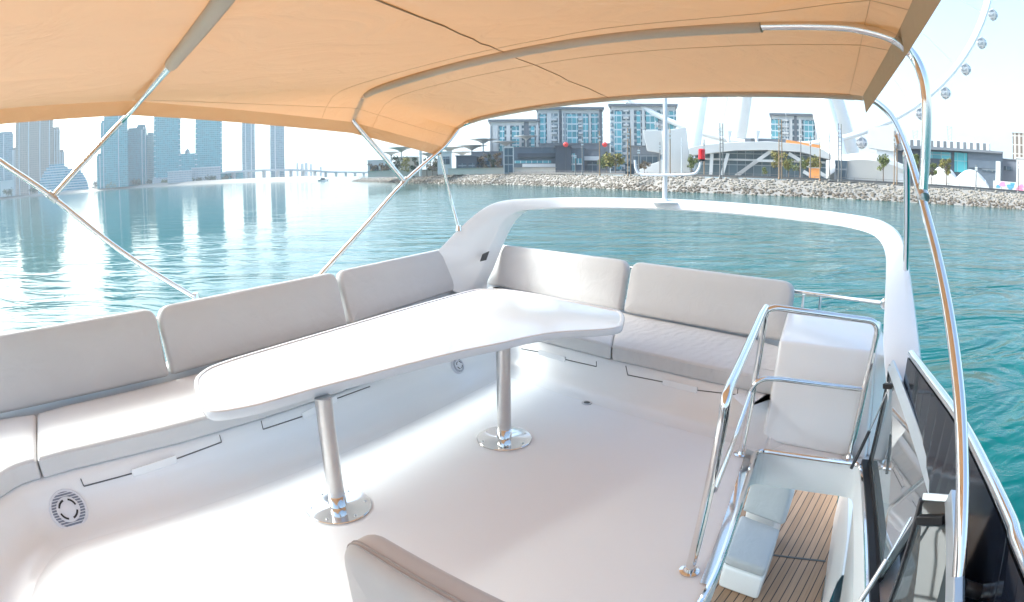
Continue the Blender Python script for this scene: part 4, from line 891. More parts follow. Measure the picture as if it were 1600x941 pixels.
# arch: wide moulded frame, section swept through stations (outer point, inner point)
STN = [((655, 430), 6.75, (742, 470), 6.95), ((672, 405), 6.8, (740, 448), 6.95), ((694, 381), 6.85, (752, 421), 6.95), ((720, 354.5), 6.9, (766, 386), 6.98), ((745, 333), 6.97, (779, 359), 7.0), ((765, 320.5), 7.03, (792, 341), 7.02), ((790, 313.5), 7.08, (810, 330.5), 7.05), ((840, 310.5), 7.08, (845, 327.5), 7.05),
       ((900, 309.5), 7.05, (900, 326), 7.0), ((1040, 312), 6.8, (1040, 328.5), 6.75), ((1180, 321), 6.35, (1180, 338.5), 6.3), ((1270, 330), 5.95, (1270, 348), 5.9), ((1325, 337), 5.7, (1320, 355), 5.65), ((1358, 343), 5.5, (1347, 361), 5.45), ((1380, 350), 5.35, (1366, 369), 5.3), ((1400, 364), 5.2, (1378, 382), 5.15), ((1411, 384), 5.05, (1384, 402), 5.0), ((1418, 415), 4.85, (1384, 428), 4.85), ((1426, 470), 4.5, (1382, 478), 4.5), ((1435, 545), 4.05, (1380, 548), 4.1), ((1444, 640), 3.6, (1388, 640), 3.65)]
av = V(.66, .75, 0)
rows = []
for (u, du, l, dl) in STN:
    U, L_ = atd(*u, du), atd(*l, dl); t = av*.26+Z3*.0
    e = (L_-U).normalized()*.018
    rows.append([U+e+t*.0-av*0, U+t*.06-e*.2, U+t*.9, U+e+t, L_-e+t, L_+t*.9, L_+t*.06, L_-e])
arows = [[V(*[catm]) for catm in r] for r in rows]
cols = [catmull([r[k] for r in rows], 4) for k in range(8)]
m_ = MB(); m_.loft([[c[i] for c in cols] for i in range(len(cols[0]))], closed=True)
arch = m_.build('arch', GEL, yt, smooth=True)
# small clamp on the arch's port leg
p = atd(756, 400, 6.85); cl_ = MB(); cl_.hexa([p+V(*q) for q in ((-.05, 0, -.07), (.03, -.02, -.05), (.03, .02, -.05), (-.05, .04, -.07), (-.02, 0, .02), (.07, -.02, .06), (.07, .02, .06), (-.02, .04, .02))]); cl_.build('deck_light', DGREY, arch, bevel=.008)
# steel rail behind the backrests
RR = .018
rl = [off(bb, .24, i)+Z3*.86 for i in range(6, len(bb))]; rl[-1] = atd(1385, 474, 4.75)
kk = [i for i, p in enumerate(rl)]
m_ = MB(); m_.tube(rl, RR, 10); rail = m_.build('guard_rail', STEEL, yt, smooth=True)
for i in range(4, len(rl)-1, 7): MB().tube([V(*rl[i][:2], .47), rl[i]], RR*.85, 8).build('rail_post', STEEL, yt, smooth=True)
q = atd(1256, 460, 5.05); MB().tube([V(q.x, q.y, .47), q], RR*.85, 8).build('rail_post', STEEL, yt, smooth=True)
MB().lathe([(.05, 0), (.05, .03), (.03, .05)], rl[-1]+V(.0, .0, 0), 12, axis=(-.7, -.7, 0)).build('rail_flange', STEEL, yt)
# starboard gunwale: steel capping rail over navy side screen
GR = [at(1424, 553, .86), at(1452, 590, .87), at(1500, 655, .88), at(1540, 730, .89), at(1580, 815, .90), at(1606, 885, .90), V(.9, -.3, .9), V(.5, -1.2, .9)]
GR = catmull(GR, 4); m_ = MB(); m_.tube(GR, .026, 12); m_.build('gunwale_rail', STEEL, yt, smooth=True)
m_ = MB(); m_.tube([p+V(.03, -.012, -.035) for p in GR], .012, 8); m_.build('rail_moulding', STEELR, yt, smooth=True)
LB = resamp([V(2.47, 2.80, .02), V(2.10, 2.1, .02), V(1.78, 1.55, .02), V(1.30, .72, .02), V(.85, -.1, .02), V(.4, -1.1, .02)], len(GR)-1)
m_ = MB(); m_.loft([[V(p.x-.02, p.y+.01, p.z-.025), q, q+V(.02, -.008, 0), V(p.x, p.y, p.z-.025)] for p, q in zip(GR, LB)], closed=True); m_.build('side_screen', NAVY, yt)
for (x, y, zz) in ((1438, 582, .8), (1515, 735, .8)):
    a = at(x, y, zz); MB().tube([a+V(-.03, 0, -.12), a], .009, 6).build('screen_bracket', BLACK, yt)
a, b = atd(1503, 917, 1.70), atd(1612, 948, 1.95); m_ = MB(); m_.tube([a, b], .028, 12); m_.build('grab_bar', STEELR, yt, smooth=True)
# deck drain
p = at(917, 630, 0); dr = MB().lathe([(.045, .001), (.045, .006), (.03, .008), (.028, .004)], (p.x, p.y, 0), 24).build('deck_drain', STEELR, yt, smooth=True)
MB().lathe([(.026, .004), (.026, .0065)], (p.x, p.y, 0), 16).build('drain_hole', BLACK, dr)
# locker lids: seams and latches on the bench front
def face_pt(px_, py_):
    """point of the bench front hit by the sight line"""
    fz = [z for d, z in FACE[::-1]]; fd = [d for d, z in FACE[::-1]]; z_ = .2; res = None
    for _ in range(8):
        r_ = face_hit(px_, py_, float(np.interp(z_, fz, fd)))
        if r_ is None: return res
        z_ = .5*z_+.5*r_[0].z; res = r_
    slope = (np.interp(z_+.02, fz, fd)-np.interp(z_-.02, fz, fd))/.04
    P_, n_, d_ = res; n2 = (n_+Z3*float(slope)).normalized(); return P_, n2, d_
def face_hit(px_, py_, dd):
    for i in range(len(fb)-1):
        a, b = off(fb, dd, i), off(fb, dd, i+1); d = V(b.x-a.x, b.y-a.y, 0); P_ = onpl(px_, py_, (a.x, a.y), (d.x, d.y)); s = (V(P_.x, P_.y, 0)-V(a.x, a.y, 0)).dot(d)/d.length_squared
        if -.02 <= s <= 1.02 and -.1 < P_.z < .45 and P_.length < 9 and d.dot(V(P_.y, -P_.x, 0)) > 0: 
            n_ = V(d.y, -d.x, 0).normalized(); return P_, n_, d.normalized()
    return None
def seam(name, pts, parent, wdt=.0065):
    Q = [face_pt(*p) for p in pts]; Q = [q for q in Q if q]
    if len(Q) < 2: print('seam missed', pts); return
    m_ = MB()
    for a, b in zip(Q[:-1], Q[1:]): m_.bar(a[0]+a[1]*.002, b[0]+b[1]*.002, .006, wdt, up=(0, 0, 1) if abs(a[0].z-b[0].z) < .05 else tuple(a[2]))
    return m_.build(name, GAP, parent)
def locker(bl, br, latch, tl=None, tr_=None):
    lid = None
    pts = ([tl] if tl else [])+[bl]
    fL_ = face_pt(*latch[0]); fR_ = face_pt(*latch[1])
    if not fL_ or not fR_: print('latch missed', latch); return
    n_ = fL_[1]; a, b = fL_[0], fR_[0]
    m_ = MB(); h = .055; m_.hexa([a-Z3*h/2-n_*.01, b-Z3*h/2-n_*.01, b-Z3*h/2+n_*.016, a-Z3*h/2+n_*.016, a+Z3*h/2-n_*.01, b+Z3*h/2-n_*.01, b+Z3*h/2+n_*.012, a+Z3*h/2+n_*.012])
    lt = m_.build('locker_latch', GEL, yt, bevel=.008)
    seam('lid_seam', ([tl] if tl else [])+[bl, latch[0]], yt); seam('lid_seam', [latch[1], br]+([tr_] if tr_ else []), yt)
locker((131, 760), (346, 691), ((206, 740), (276, 717)), (126, 748), (343, 680))
locker((411, 671), (578, 604), ((472, 651), (526, 623)), (408, 658), None)
locker((815, 545), (932, 573), ((842, 550), (884, 562)), None, (932, 565))
locker((981, 586), (1152, 617), ((1036, 597), (1090, 610)), (978, 572), (1153, 608))

# ------------------------------------------------------------------ cushions
P_L = [at(0, 656, .43), at(268, 595, .43)]; dA = (P_L[1]-P_L[0]).normalized()
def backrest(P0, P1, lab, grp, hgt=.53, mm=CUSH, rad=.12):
    d = (P1-P0); d.z = 0; wd = d.length; d.normalize(); n_ = V(-d.y, d.x, 0); U = (n_*.13+Z3*.52).normalized(); W_ = d.cross(U)
    loc = V(P0.x, P0.y, .435)
    r_ = empty('backrest_cushion', tuple(loc), label=lab, cat='cushion', group=grp)
    Q = [(0, 0), (wd, 0), (wd, hgt), (0, hgt)]; RQ = [.03, .03, rad, rad]; O = round_in(Q, RQ, .0035, 8)
    puffy(Q, RQ, .115, .035, (n_*.118, d, U, W_), bulge=.014, seg=6, n=8).build('pad', mm, r_, smooth=True)
    pp = MB(); pp.tube([n_*.118+d*q[0]+U*q[1]+W_*.082 for q in O], .0045, 6, closed=True); pp.build('piping', mm, r_, smooth=True)
    MB().hexa([n_*.125+d*.12+U*.1, n_*.125+d*(wd-.12)+U*.1, n_*.15+d*(wd-.12)+U*.1, n_*.15+d*.12+U*.1, n_*.125+d*.12+U*.42, n_*.125+d*(wd-.12)+U*.42, n_*.15+d*(wd-.12)+U*.42, n_*.15+d*.12+U*.42]).build('backing_board', DGREY, r_)
    return r_
GB = 'backrest cushions along the bench'
A1 = at(267, 594, .43); A0 = A1-dA*2.0
backrest(A0, A1, 'leftmost backrest cushion, cut by the left picture edge', GB)
B0, B1 = at(274, 592, .43), at(546, 513, .43); backrest(B0, B1, 'backrest cushion behind the left end of the table, foot of the long steel pole', GB)
C0, C1 = at(552, 511, .43), at(741, 448, .43); backrest(C0, C1, 'backrest cushion left of the corner gap, behind the middle of the table', GB)
D0, D1 = at(759, 448, .43), at(966, 490, .43); backrest(D0, D1, 'backrest cushion right of the corner gap, behind the table tip', GB)
E0, E1 = at(972, 492, .43), at(1224, 540, .43); backrest(E0, E1, 'rightmost backrest cushion on the bench beside the console', GB)
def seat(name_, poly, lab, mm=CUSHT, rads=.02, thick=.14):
    poly = [p for i, p in enumerate(poly) if math.hypot(p[0]-poly[i-1][0], p[1]-poly[i-1][1]) > .03]
    c = V(sum(p[0] for p in poly)/len(poly), sum(p[1] for p in poly)/len(poly), .29)
    r_ = empty('seat_cushion', tuple(c), label=lab, cat='cushion', group='seat cushions on the bench')
    Q = [(p[0]-c.x, p[1]-c.y) for p in poly]; Q = Q if area(Q) > 0 else Q[::-1]; O2 = round_in(Q, rads, .0015, 3)
    puffy(Q, rads, thick, .028, XY, bulge=.010, seg=5, n=3).build('pad', mm, r_, smooth=True)
    pp = MB(); pp.tube([V(q[0], q[1], thick-.022) for q in O2], .004, 6, closed=True); pp.build('piping', mm, r_, smooth=True)
    return r_
def bk(i0, i1, d=-.0): return [(p.x, p.y) for p in [off(bb, d, i) for i in range(i0, i1+1)]]
def near_i(P, q): return min(range(len(P)), key=lambda i: (P[i]-V(q[0], q[1], 0)).length)
s1f, s1b = at(57, 719, .42), at(57, 648, .42)
g = .006
def fpath(q0, q1): i0, i1 = near_i(fb, q0), near_i(fb, q1); return [(fb[i].x, fb[i].y) for i in range(i0, i1+1)]
def bpath(q0, q1): i0, i1 = near_i(bb, q0), near_i(bb, q1); return [(bb[i].x, bb[i].y) for i in range(i0, i1+1)]
f1 = (s1f.x, s1f.y); b1 = (s1b.x, s1b.y)
f_a = fpath((-1.9, .25), f1)[:-1]; b_a = bpath((-4.4, 1.0), b1)[:-1]
seat('', f_a+[(f1[0]-.004, f1[1]-.004)]+[(b1[0]-.004, b1[1]-.004)]+b_a[::-1]+[(-3.6, .2)], 'leftmost seat cushion, rounding the lower left corner')
f2, b2 = (-1.25, 3.93), (-2.02, 4.47)
f_b = fpath(f1, f2)[1:-1]; b_b = bpath(b1, b2)[1:-1]
seat('', [(f1[0]+.004, f1[1]+.006)]+f_b+[f2]+[b2]+b_b[::-1]+[(b1[0]+.004, b1[1]+.006)], 'long seat cushion under the second backrest, partly beneath the table')
f3, b3 = (-.1, 5.46), (-.33, 7.16)
f_c = fpath(f2, f3)[1:-1]; b_c = bpath(b2, b3)[1:-1]
seat('', [(f2[0]+.005, f2[1]+.008)]+f_c+[f3]+[b3]+b_c[::-1]+[(b2[0]+.005, b2[1]+.008)], 'seat cushion hidden under the table up to the bench corner')
f4 = (at(956, 541, .42).x, at(956, 541, .42).y); b4 = (1.12, 5.84)
f_d = fpath(f3, f4)[1:-1]; b_d = bpath(b3, b4)[1:-1]
seat('', [(f3[0]+.008, f3[1]+.002)]+f_d+[(f4[0]-.004, f4[1]+.004)]+[(b4[0]-.004, b4[1]+.004)]+b_d[::-1]+[(b3[0]+.008, b3[1])], 'seat cushion under the table tip, left part of the right bench')
f_e = fpath(f4, (1.94, 3.62))[1:]+[(2.03, 3.55)]; b_e = bpath(b4, (2.34, 4.49))[1:-1]
seat('', [(f4[0]+.004, f4[1]-.004)]+f_e+[(2.36, 4.28)]+b_e[::-1]+[(b4[0]+.004, b4[1]-.004)], 'creased seat cushion at the right end of the bench', CUSHP)

# ------------------------------------------------------------------ table
TZ = .76
tpx = [(322, 643), (308, 622), (303, 602), (306, 590), (322, 577), (350, 566), (400, 550.5), (545, 508), (650, 477.5), (735, 454.5), (757, 452.5), (790, 453), (837, 460), (906, 473), (958, 484), (971, 488), (976, 496), (974, 507), (967, 513), (940, 517), (872, 521), (820, 530), (786, 538), (740, 547), (696, 557), (633, 573), (569, 590), (489, 611), (409, 634), (370, 642), (343, 646)]
tpt = [at(x, y, TZ) for x, y in tpx]; TP = [(p.x, p.y) for p in tpt]
TP = [(p.x, p.y) for p in catmull([V(*q, 0) for q in TP], 3, closed=True)]
if area(TP) < 0: TP = TP[::-1]
b0 = V(-1.03, 2.785, 0); b1_ = V(-.066, 3.77, 0); tcx = (b0+b1_)/2
tb = empty('dining_table', (tcx.x, tcx.y, 0), label='white boomerang shaped table on two polished steel legs', cat='table')
rows = []
for (i, z) in ((.014, -.044), (.006, -.043), (.001, -.037), (0, -.02), (0, .0), (.004, .006), (.012, .008), (.024, .007), (.030, .003), (.033, .001), (.045, .0008), (.055, .0008)):
    rows.append([V(q[0]-tcx.x, q[1]-tcx.y, TZ+z) for q in inset(TP, i)])
m_ = MB(); m_.loft(rows, closed=True); nT = len(TP); m_.f.append(tuple(reversed(range(nT)))); m_.f.append(tuple(range((len(rows)-1)*nT, len(rows)*nT)))
m_.build('tabletop', mat('table_gelcoat', (.72, .72, .725), .12, coat=.5, noise=.012, nscale=2), tb, smooth=True)
m_ = MB(); rw = [[V(q[0]-tcx.x, q[1]-tcx.y, TZ+z) for q in inset(TP, i)] for (i, z) in ((.004, .0065), (.008, .0095), (.018, .0105), (.027, .009), (.032, .002))]
m_.loft(rw, closed=True); m_.build('raised_rim', mat('rim_taupe', (.66, .63, .62), .25, coat=.3), tb, smooth=True)
for b_ in (b0, b1_):
    o_ = b_-tcx
    lg = MB().tube([o_+V(0, 0, .008), o_+V(0, 0, TZ-.043)], .05, 32).build('leg', STEELR, tb, smooth=True)
    MB().lathe([(.20, .001), (.20, .008), (.196, .012), (.066, .013), (.0535, .016), (.0525, .085), (.0535, .087), (.0505, .09)], tuple(o_), 48).build('foot_plate', STEEL, tb, smooth=True)
    for k in range(6):
        a = k*math.pi/3+.4; MB().lathe([(.009, .0122), (.009, .0138), (.004, .0148)], (o_.x+.165*math.cos(a), o_.y+.165*math.sin(a), 0), 10).build('screw', STEELR, lg)

# ------------------------------------------------------------------ loudspeakers in the bench front
GRM = mat('speaker_grille', (.22, .24, .30), .4, noise=.1, nscale=60)
def speaker(px_, py_, r, lab):
    f = face_pt(px_, py_)
    if not f: print('speaker missed', px_, py_); return
    P_, n_, d_ = f; up = d_.cross(n_); up = up if up.z > 0 else -up
    P_ = P_+n_*.016
    s_ = empty('loudspeaker', tuple(P_), label=lab, cat='speaker', group='round speakers in the bench front')
    MB().lathe([(r, -.03), (r, .004), (r*.94, .010), (r*.86, .006)], (0, 0, 0), 40, axis=n_).build('ring', WPLAS, s_, smooth=True)
    MB().lathe([(r*.86, .0), (r*.86, .0075), (.01, .009)], (0, 0, 0), 36, axis=n_).build('cone', GRM, s_, smooth=True)
    m_ = MB()
    for k in range(-6, 7):
        y = k*r*.13; w_ = math.sqrt(max(0, (r*.86)**2-y*y))
        m_.bar(d_*-w_+up*y+n_*.011, d_*w_+up*y+n_*.011, .004, r*.06, up=tuple(n_)) if w_ > .01 else None
    m_.build('grille', WPLAS, s_)
    m_ = MB(); rr = r*.46
    for g_ in range(4):
        pts = [d_*rr*math.cos(a)+up*rr*math.sin(a)+n_*.018 for a in [g_*math.pi/2+.25+k*.17 for k in range(7)]]; m_.tube(pts, r*.05, 6)
    m_.build('tweeter_slot', BLACK, s_, smooth=True)
    MB().lathe([(r*.62, .008), (r*.60, .016), (r*.5, .017)], (0, 0, 0), 28, axis=n_).build('dust_cover', WPLAS, s_, smooth=True)
    MB().lathe([(r*.34, .010), (r*.34, .019), (.005, .023)], (0, 0, 0), 24, axis=n_).build('tweeter', WPLAS, s_, smooth=True)
speaker(107, 797, .128, 'larger looking round speaker at the lower left of the bench front')
speaker(714, 572, .075, 'round speaker under the middle of the table by the bench corner')

# ------------------------------------------------------------------ stair guard rail
gr = empty('stair_guard_rail', tuple(at(1157, 710, 0)), label='bent steel guard rail around the stair opening', cat='handrail'); g0 = V(gr.location)
A_ = at(1077, 893, 0); B_ = at(1157, 710, 0); C_ = at(1326, 716, 0)
Bt = atd(1197, 479, 3.72); Ct = atd(1374, 503, 3.9); At = atd(1136, 618, 2.35)
TR = .023
def tub(nm, pts, r=TR, fr=.12, m=STEEL): MB().tube([q-g0 for q in fillet(pts, fr, 8)], r, 14).build(nm, m, gr, smooth=True)
tub('hoop', [B_, atd(1184, 570, 3.70), Bt, Ct, atd(1352, 600, 3.88), C_], fr=.09)
tub('mid_bar', [atd(1168, 620, 3.68), atd(1184, 592, 3.66), atd(1215, 592, 3.72), atd(1351, 609, 3.88)], TR*.8)
tub('handrail', [Bt+V(0, 0, -.01), atd(1190, 492, 3.55), atd(1142, 600, 2.5), atd(1134, 622, 2.36), atd(1131, 650, 2.345), A_], TR*1.08, .05)
tub('lower_rail', [atd(1173, 615, 3.62), atd(1150, 680, 3.2), atd(1116, 765, 2.36)], TR*.7)
for q in (A_, B_, C_): MB().lathe([(.052, .001), (.052, .007), (.034, .012), (.026, .03)], tuple(q-g0), 28).build('foot_flange', STEEL, gr, smooth=True)

# ------------------------------------------------------------------ glass hatch lids
def glasslid(nm, poly, lab, frames, bracket, strut, rubber):
    o_ = poly[0]; r_ = empty(nm, tuple(o_), label=lab, cat='hatch', group='glass hatch lids')
    n_ = (poly[1]-poly[0]).cross(poly[2]-poly[0]).normalized()*.005; k = len(poly)
    m_ = MB(); m_.add([p-o_+n_ for p in poly]+[p-o_-n_ for p in poly], [tuple(range(k)), tuple(reversed(range(k, 2*k)))]+[(i, (i+1) % k, (i+1) % k+k, i+k) for i in range(k)]); m_.build('pane', SMOKE, r_)
    for a, b, w_, h_, m in frames: MB().bar(a-o_, b-o_, w_, h_, up=tuple(n_.normalized())).build('frame', m, r_, bevel=.003, bseg=1)
    for a, b, w_ in rubber: MB().bar(a-o_, b-o_, w_, .02, up=tuple(n_.normalized())).build('rubber_seal', BLACK, r_)
    br_ = MB(); br_.bar(bracket[0]-o_, bracket[1]-o_, .035, .035); br_.build('hinge_bracket', BLACK, r_, bevel=.005)
    m_ = MB(); a, b = strut; c = a.lerp(b, .5); m_.tube([a-o_, c-o_], .006, 8); m_.build('strut_rod', STEEL, r_, smooth=True); m_ = MB(); m_.tube([c-o_, b-o_], .012, 10); m_.build('gas_strut', DGREY if rubber and len(rubber) > 1 else STEELR, r_, smooth=True)
    return r_
hA0, hA1 = V(2.37, 2.86, .05), V(1.74, 1.74, .05); tA0, tA1 = atd(1392, 570, 3.90), atd(1462, 775, 2.62)
glasslid('glass_hatch_lid', [hA0, hA1, tA1, tA0], 'farther tilted smoked glass lid with slim aluminium edge', [(tA0, tA1, .075, .02, ALU)], (atd(1381, 603, 3.75), atd(1403, 604, 3.7)), (atd(1386, 612, 3.7), atd(1330, 732, 3.65)), [(hA0, tA0, .035), (hA0, hA1, .03)])
hB0, hB1 = at(1352, 945, .05), at(1352, 1120, .05); tB0, tBm, tB1 = atd(1500, 780, 2.05), atd(1444, 776, 2.12), atd(1503, 1010, 1.45)
hB0 = V(1.56, 1.42, .05); hB1 = V(1.2, .75, .05)
glasslid('glass_hatch_lid', [hB0, hB1, tB1, tB0, tBm], 'nearer smoked glass lid with thick white edge post', [(atd(1487, 776, 2.05), atd(1487, 1010, 1.45), .072, .035, ALU), (tBm, tB0, .03, .03, ALU), (atd(1442, 780, 2.11), hB0, .026, .03, DGREY)], (atd(1435, 812, 2.05), atd(1476, 812, 2.0)), (atd(1424, 808, 2.0), atd(1345, 938, 1.85)), [(atd(1450, 790, 2.1), hB0+V(.03, 0, 0), .02)])
# ------------------------------------------------------------------ helm seat back in the near foreground
hs = empty('helm_seat', (-.2, .95, 0), label='taupe padded seat back in the near foreground', cat='seat'); h0 = V(hs.location)
d_ = V(.80, -.60, 0); n_ = V(-.6, -.8, 0); P0 = V(-.385, 1.285, .42)
Q = [(0, 0), (1.05, 0), (1.05, .56), (0, .56)]; RQ = [.03, .03, .07, .07]; O = rounded(Q, RQ, 7)
puffy(Q, RQ, .135, .05, (P0-h0, d_, Z3, n_), bulge=.012, seg=6, n=7).build('backrest', CUSHH, hs, smooth=True)
m_ = MB(); m_.tube([P0-h0+d_*q[0]+Z3*q[1]+n_*.085 for q in inset(O if area(O) > 0 else O[::-1], -.0005)], .003, 6, closed=True); m_.tube([P0-h0+d_*q[0]+Z3*q[1]+n_*.098 for q in inset(O if area(O) > 0 else O[::-1], .001)], .003, 6, closed=True); m_.build('piping', PIPING, hs, smooth=True)
a = P0-h0+n_*.14; puffy([(0, 0), (1.05, 0), (1.05, .45), (0, .45)], .05, .12, .035, (a+V(0, 0, -.08), d_, n_, Z3)).build('seat', CUSHH, hs, smooth=True)
MB().prism([tuple((a+d_*x+n_*y)[:2]) for x, y in ((.03, .0), (1.0, .0), (1.0, .4), (.03, .4))], .002, .335).build('base', GEL, hs, bevel=.03)

# ------------------------------------------------------------------ mast with navigation lights on the arch
mq = atd(1038.5, 317, 6.78)
ms_ = empty('light_mast', tuple(mq), label='slim white mast with cross tube and red lamp on the arch', cat='mast')
mt = atd(1038.5, 120, 6.78)-mq
MB().tube([V(0, 0, 0), mt], [.028, .024], 14).build('pole', mat('mast_paint', (.66, .67, .69), .3), ms_, smooth=True)
MB().lathe([(.16, .001), (.16, .012), (.05, .02), (.035, .05)], (0, 0, 0), 24).build('base_plate', WPLAS, ms_, smooth=True)
pts = [atd(992, 250, 6.9), atd(994, 265, 6.9), atd(1004, 272.5, 6.88), atd(1040, 273.5, 6.75), atd(1078, 272.5, 6.65), atd(1090, 267, 6.62), atd(1096, 250, 6.6)]
MB().tube([q-mq for q in catmull(pts, 4)], .014, 10).build('cross_tube', WPLAS, ms_, smooth=True)
q = atd(1096.5, 243, 6.6)-mq
MB().lathe([(.042, -.065), (.042, -.045)], tuple(q), 20).build('lamp_foot', BLACK, ms_)
MB().lathe([(.036, -.045), (.04, -.04), (.04, .068), (.03, .075)], tuple(q), 20).build('red_lens', mat('red_lens', (.70, .015, .03), .2, coat=.5), ms_, smooth=True)

# ------------------------------------------------------------------ bimini: hoops, struts, sleeves, canopy
bm_ = empty('bimini', (-1.9, 5.2, .9), label='tan fabric sun canopy on bent polished steel hoops', cat='canopy'); o_b = V(bm_.location)
PP, PD = (-1.9, 5.2), (.59, .81)
def port(x, y): return onpl(x, y, PP, PD)
TR2 = .0225
bow3 = [port(495, 436), port(575, 348), port(632, 284), port(690, 233), port(712, 207), port(722, 196)]
bvec = V(3.3, -3.25, 0)
def b3(x, y):   # aft hoop line in plan from (-.6,7.0) along (3.3,-3.25)
    return onpl(x, y, (-.6, 7.0), (3.3, -3.25))
bow3 += [b3(760, 183), b3(830, 169.5), b3(900, 160), b3(1000, 151), b3(1100, 147.5), b3(1200, 147), b3(1290, 149), b3(1345, 152)]
bow3 += [atd(1366, 158, 4.45), atd(1388, 176, 4.2), atd(1402, 197, 3.95), atd(1418, 235, 3.5), atd(1440, 308, 2.9), atd(1475, 450, 2.3), atd(1497, 600, 1.95), atd(1503.5, 720, 1.76), atd(1503, 800, 1.66), atd(1498, 900, 1.58)]
def b2(x, y): return onpl(x, y, (-1.6, 5.6), (3.45, -3.5))
bow2 = [port(632, 284), port(600, 245), port(572, 213), port(553, 190), port(548.5, 176), b2(556, 158), b2(572, 147), b2(600, 136), b2(700, 106), b2(800, 83), b2(900, 65), b2(1000, 52.5), b2(1100, 44.5), b2(1190, 40), b2(1300, 40), b2(1350, 46), b2(1395, 60), atd(1425, 85, 2.85), atd(1441, 118, 2.84), atd(1447.5, 160, 2.84), atd(1447, 220, 2.86), atd(1442, 300, 2.9)]
def b1p(x, y): return onpl(x, y, (-2.95, 3.77), (.67, -.74))
bow1 = [port(82, 308), port(140, 244), port(200, 179), b1p(236, 137), b1p(268, 99), b1p(310, 47), b1p(345, 2)]
e1 = b1p(345, 2); pass
bow1 += [V(-.6, 1.18, e1.z+.01), V(.0, .5, e1.z-.04), V(.42, .04, e1.z-.14), V(.78, -.1, e1.z-.3), V(1.1, -.3, e1.z-.75), V(1.3, -.5, .95)]
pole = [port(306, 466), port(190, 393), port(82, 308), port(0, 252), port(-80, 190)]
def btube(nm, P, r=TR2, m=STEEL, n=5): return MB().tube([q-o_b for q in catmull(P, n)], r, 14).build(nm, m, bm_, smooth=True)
btube('aft_hoop', bow3); btube('middle_hoop', bow2, .026); btube('forward_hoop', bow1); btube('forward_pole', pole)
btube('strut', [port(688, 240), atd(702, 300, 6.95), atd(717, 358, 6.92)], .018); 
btube('strut', [atd(1416, 240, 3.6), atd(1417, 330, 4.15), atd(1415, 420, 4.75)], .024)
fp = MB(); 
for q in (atd(717, 359, 6.92), port(495, 437), port(306, 467)): MB().lathe([(.04, -.01), (.035, .015), (.026, .05)], tuple(q-o_b), 16).build('deck_fitting', STEEL, bm_, smooth=True)
for q, dd in ((port(632, 284), (PD[0], PD[1], .9)), (port(82, 308), (PD[0], PD[1], -.8)), (atd(1441, 302, 2.9), (.4, .8, .5)), (atd(1406, 222, 3.75), (.4, .8, .8))): MB().tube([q-o_b-V(*dd).normalized()*.045, q-o_b+V(*dd).normalized()*.045], .031, 12).build('clamp', STEELR, bm_, smooth=True)
# canopy surface: rows = hoop curves from port edge to starboard edge
def line3(P, n): return resamp(catmull(P, 6), n)
NC = 28
r3 = line3([port(690, 229), port(704, 209), port(721, 192), b3(760, 180), b3(830, 166.5), b3(900, 157), b3(1000, 148), b3(1100, 144.5), b3(1200, 144), b3(1290, 146), b3(1325, 147.5), atd(1348, 150, 4.5)], NC)
r2 = line3([port(551, 191), b2(566, 152), b2(600, 131), b2(700, 101), b2(800, 78), b2(900, 60), b2(1000, 47.5), b2(1100, 39.5), b2(1190, 35), b2(1300, 35), b2(1345, 36), b2(1375, 41), atd(1403, 50, 2.85)], NC)
q = atd(1426, 0, 2.3); r2e = atd(1403, 50, 2.85); r1e = r2e+(q-r2e).normalized()*2.5
r1 = line3([port(205, 158), b1p(240, 125), b1p(268, 93), b1p(310, 41), b1p(345, -4), V(-.6, 1.18, e1.z+.05), V(.0, .5, e1.z), r1e+V(-.14, .16, .08), r1e], NC)
r1 = [V(p.x, p.y, p.z+.0) for p in r1]
r0 = [p+V(-1.5, -2.0, .0-.08) for p in r1]
def rows_between(a, b, n, sag, sag_edge=0.0):
    out = []
    for k in range(n):
        t = k/n; row = []
        for i in range(NC+1):
            s = i/NC; e = abs(2*s-1)**4; q = a[i].lerp(b[i], t); q.z -= 4*t*(1-t)*(sag*(1-e)+sag_edge*e)
            row.append(q)
        out.append(row)
    return out
# port edge between hoops follows the measured hem
RW = rows_between(r0, r1, 8, .05)+rows_between(r1, r2, 12, .05)+rows_between(r2, r3, 10, .03)+[r3]
m_ = MB(); m_.loft([[q-o_b for q in row] for row in RW]); m_.build('canopy', CANV, bm_, smooth=True)
# hem valances
def hem(rowpts, drop, outward, nm):
    m_ = MB(); m_.loft([[q-o_b, q-o_b+outward*.012+V(0, 0, -drop*.5), q-o_b+outward*.02+V(0, 0, -drop)] for q in rowpts]); return m_.build(nm, HEMM, bm_, smooth=True)
nP = V(-.81, .59, 0)
hem([row[0] for row in RW], .11, nP, 'valance'); hem([row[-1] for row in RW], .13, -nP, 'valance'); hem(r3, .035, V(.7, .7, 0), 'valance')
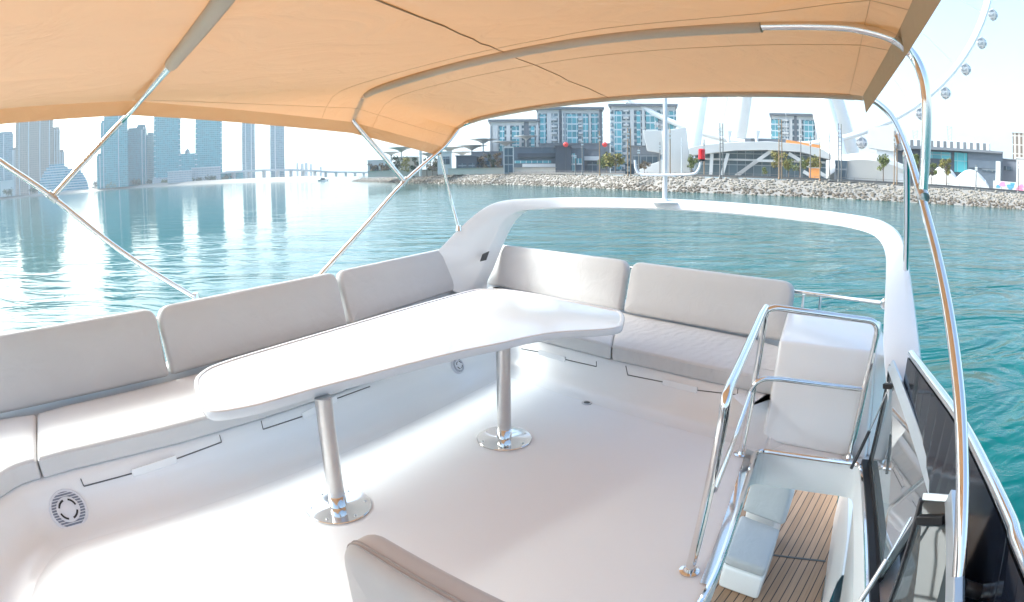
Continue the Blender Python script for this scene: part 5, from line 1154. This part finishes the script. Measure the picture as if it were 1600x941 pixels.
# sleeves round the hoops
def sleeve(P, nm, r=.036): MB().tube([q-o_b+V(0, 0, -.004) for q in catmull(P, 5)], r, 10).build(nm, SLEEVE, bm_, smooth=True)
sleeve(bow2[6:14], 'sleeve', .034); sleeve(bow1[4:9], 'sleeve', .03)
sleeve([b3(735, 190), b3(760, 182.5), b3(830, 169), b3(900, 159.5), b3(1000, 150.5), b3(1100, 147), b3(1200, 146.5), b3(1290, 148.5), b3(1335, 151)], 'sleeve', .026)
# stitched lines beside the middle hoop and along the hems
for row, nm in ((RW[18], 'stitch_line'), (RW[22], 'stitch_line')): MB().tube([q-o_b+V(0, 0, -.003) for q in row], .0016, 4).build(nm, STITCH, bm_)
for k in (1, NC-1): MB().tube([r[k]-o_b+V(0, 0, -.003) for r in RW[8:]], .0016, 4).build('stitch_line', STITCH, bm_)
# centre seam
def px_of(P):
    d = (P-V(0, 0, EYE)).normalized(); U_ = d.z*math.cos(PITCH)+d.y*math.sin(PITCH); F_ = d.y*math.cos(PITCH)-d.z*math.sin(PITCH)
    th = math.acos(max(-1, min(1, F_))); r = LF*(th+LA*th**3); k = r/max(math.hypot(d.x, U_), 1e-9); return 800+d.x*k, CY-U_*k
def sp_(row, u): i = min(NC-1, int(u)); return row[i].lerp(row[i+1], u-i)
pts = []; base = sp_(r2, NC*.44); lst = None
for row in RW:
    best = min((abs((px_of(sp_(row, u))[0]-780)*.44-(px_of(sp_(row, u))[1]-77)), u) for u in [NC*(.2+.006*k) for k in range(80)]) if RW.index(row) > 9 else None
    if best and best[0] < 6: pts.append(sp_(row, best[1])); lst = best[1]
m_ = MB(); m_.tube([q-o_b+V(0, 0, -.004) for q in pts], .0035, 5); m_.build('seam', SEAM, bm_)

# ------------------------------------------------------------------ sea haze
hz = bpy.data.materials.new('haze_air'); hz.use_nodes = True; t = hz.node_tree; t.nodes.clear()
o = t.nodes.new('ShaderNodeOutputMaterial'); pv = t.nodes.new('ShaderNodeVolumePrincipled'); pv.inputs['Color'].default_value = (.93, .95, 1, 1); pv.inputs['Density'].default_value = .00017; pv.inputs['Anisotropy'].default_value = .2
t.links.new(pv.outputs[0], o.inputs['Volume'])
tag(MB().box(-6300, 6300, -6300, 6300, -5.4, 292).build('haze', hz), 'thin pale sea haze over the bay', kind='stuff')
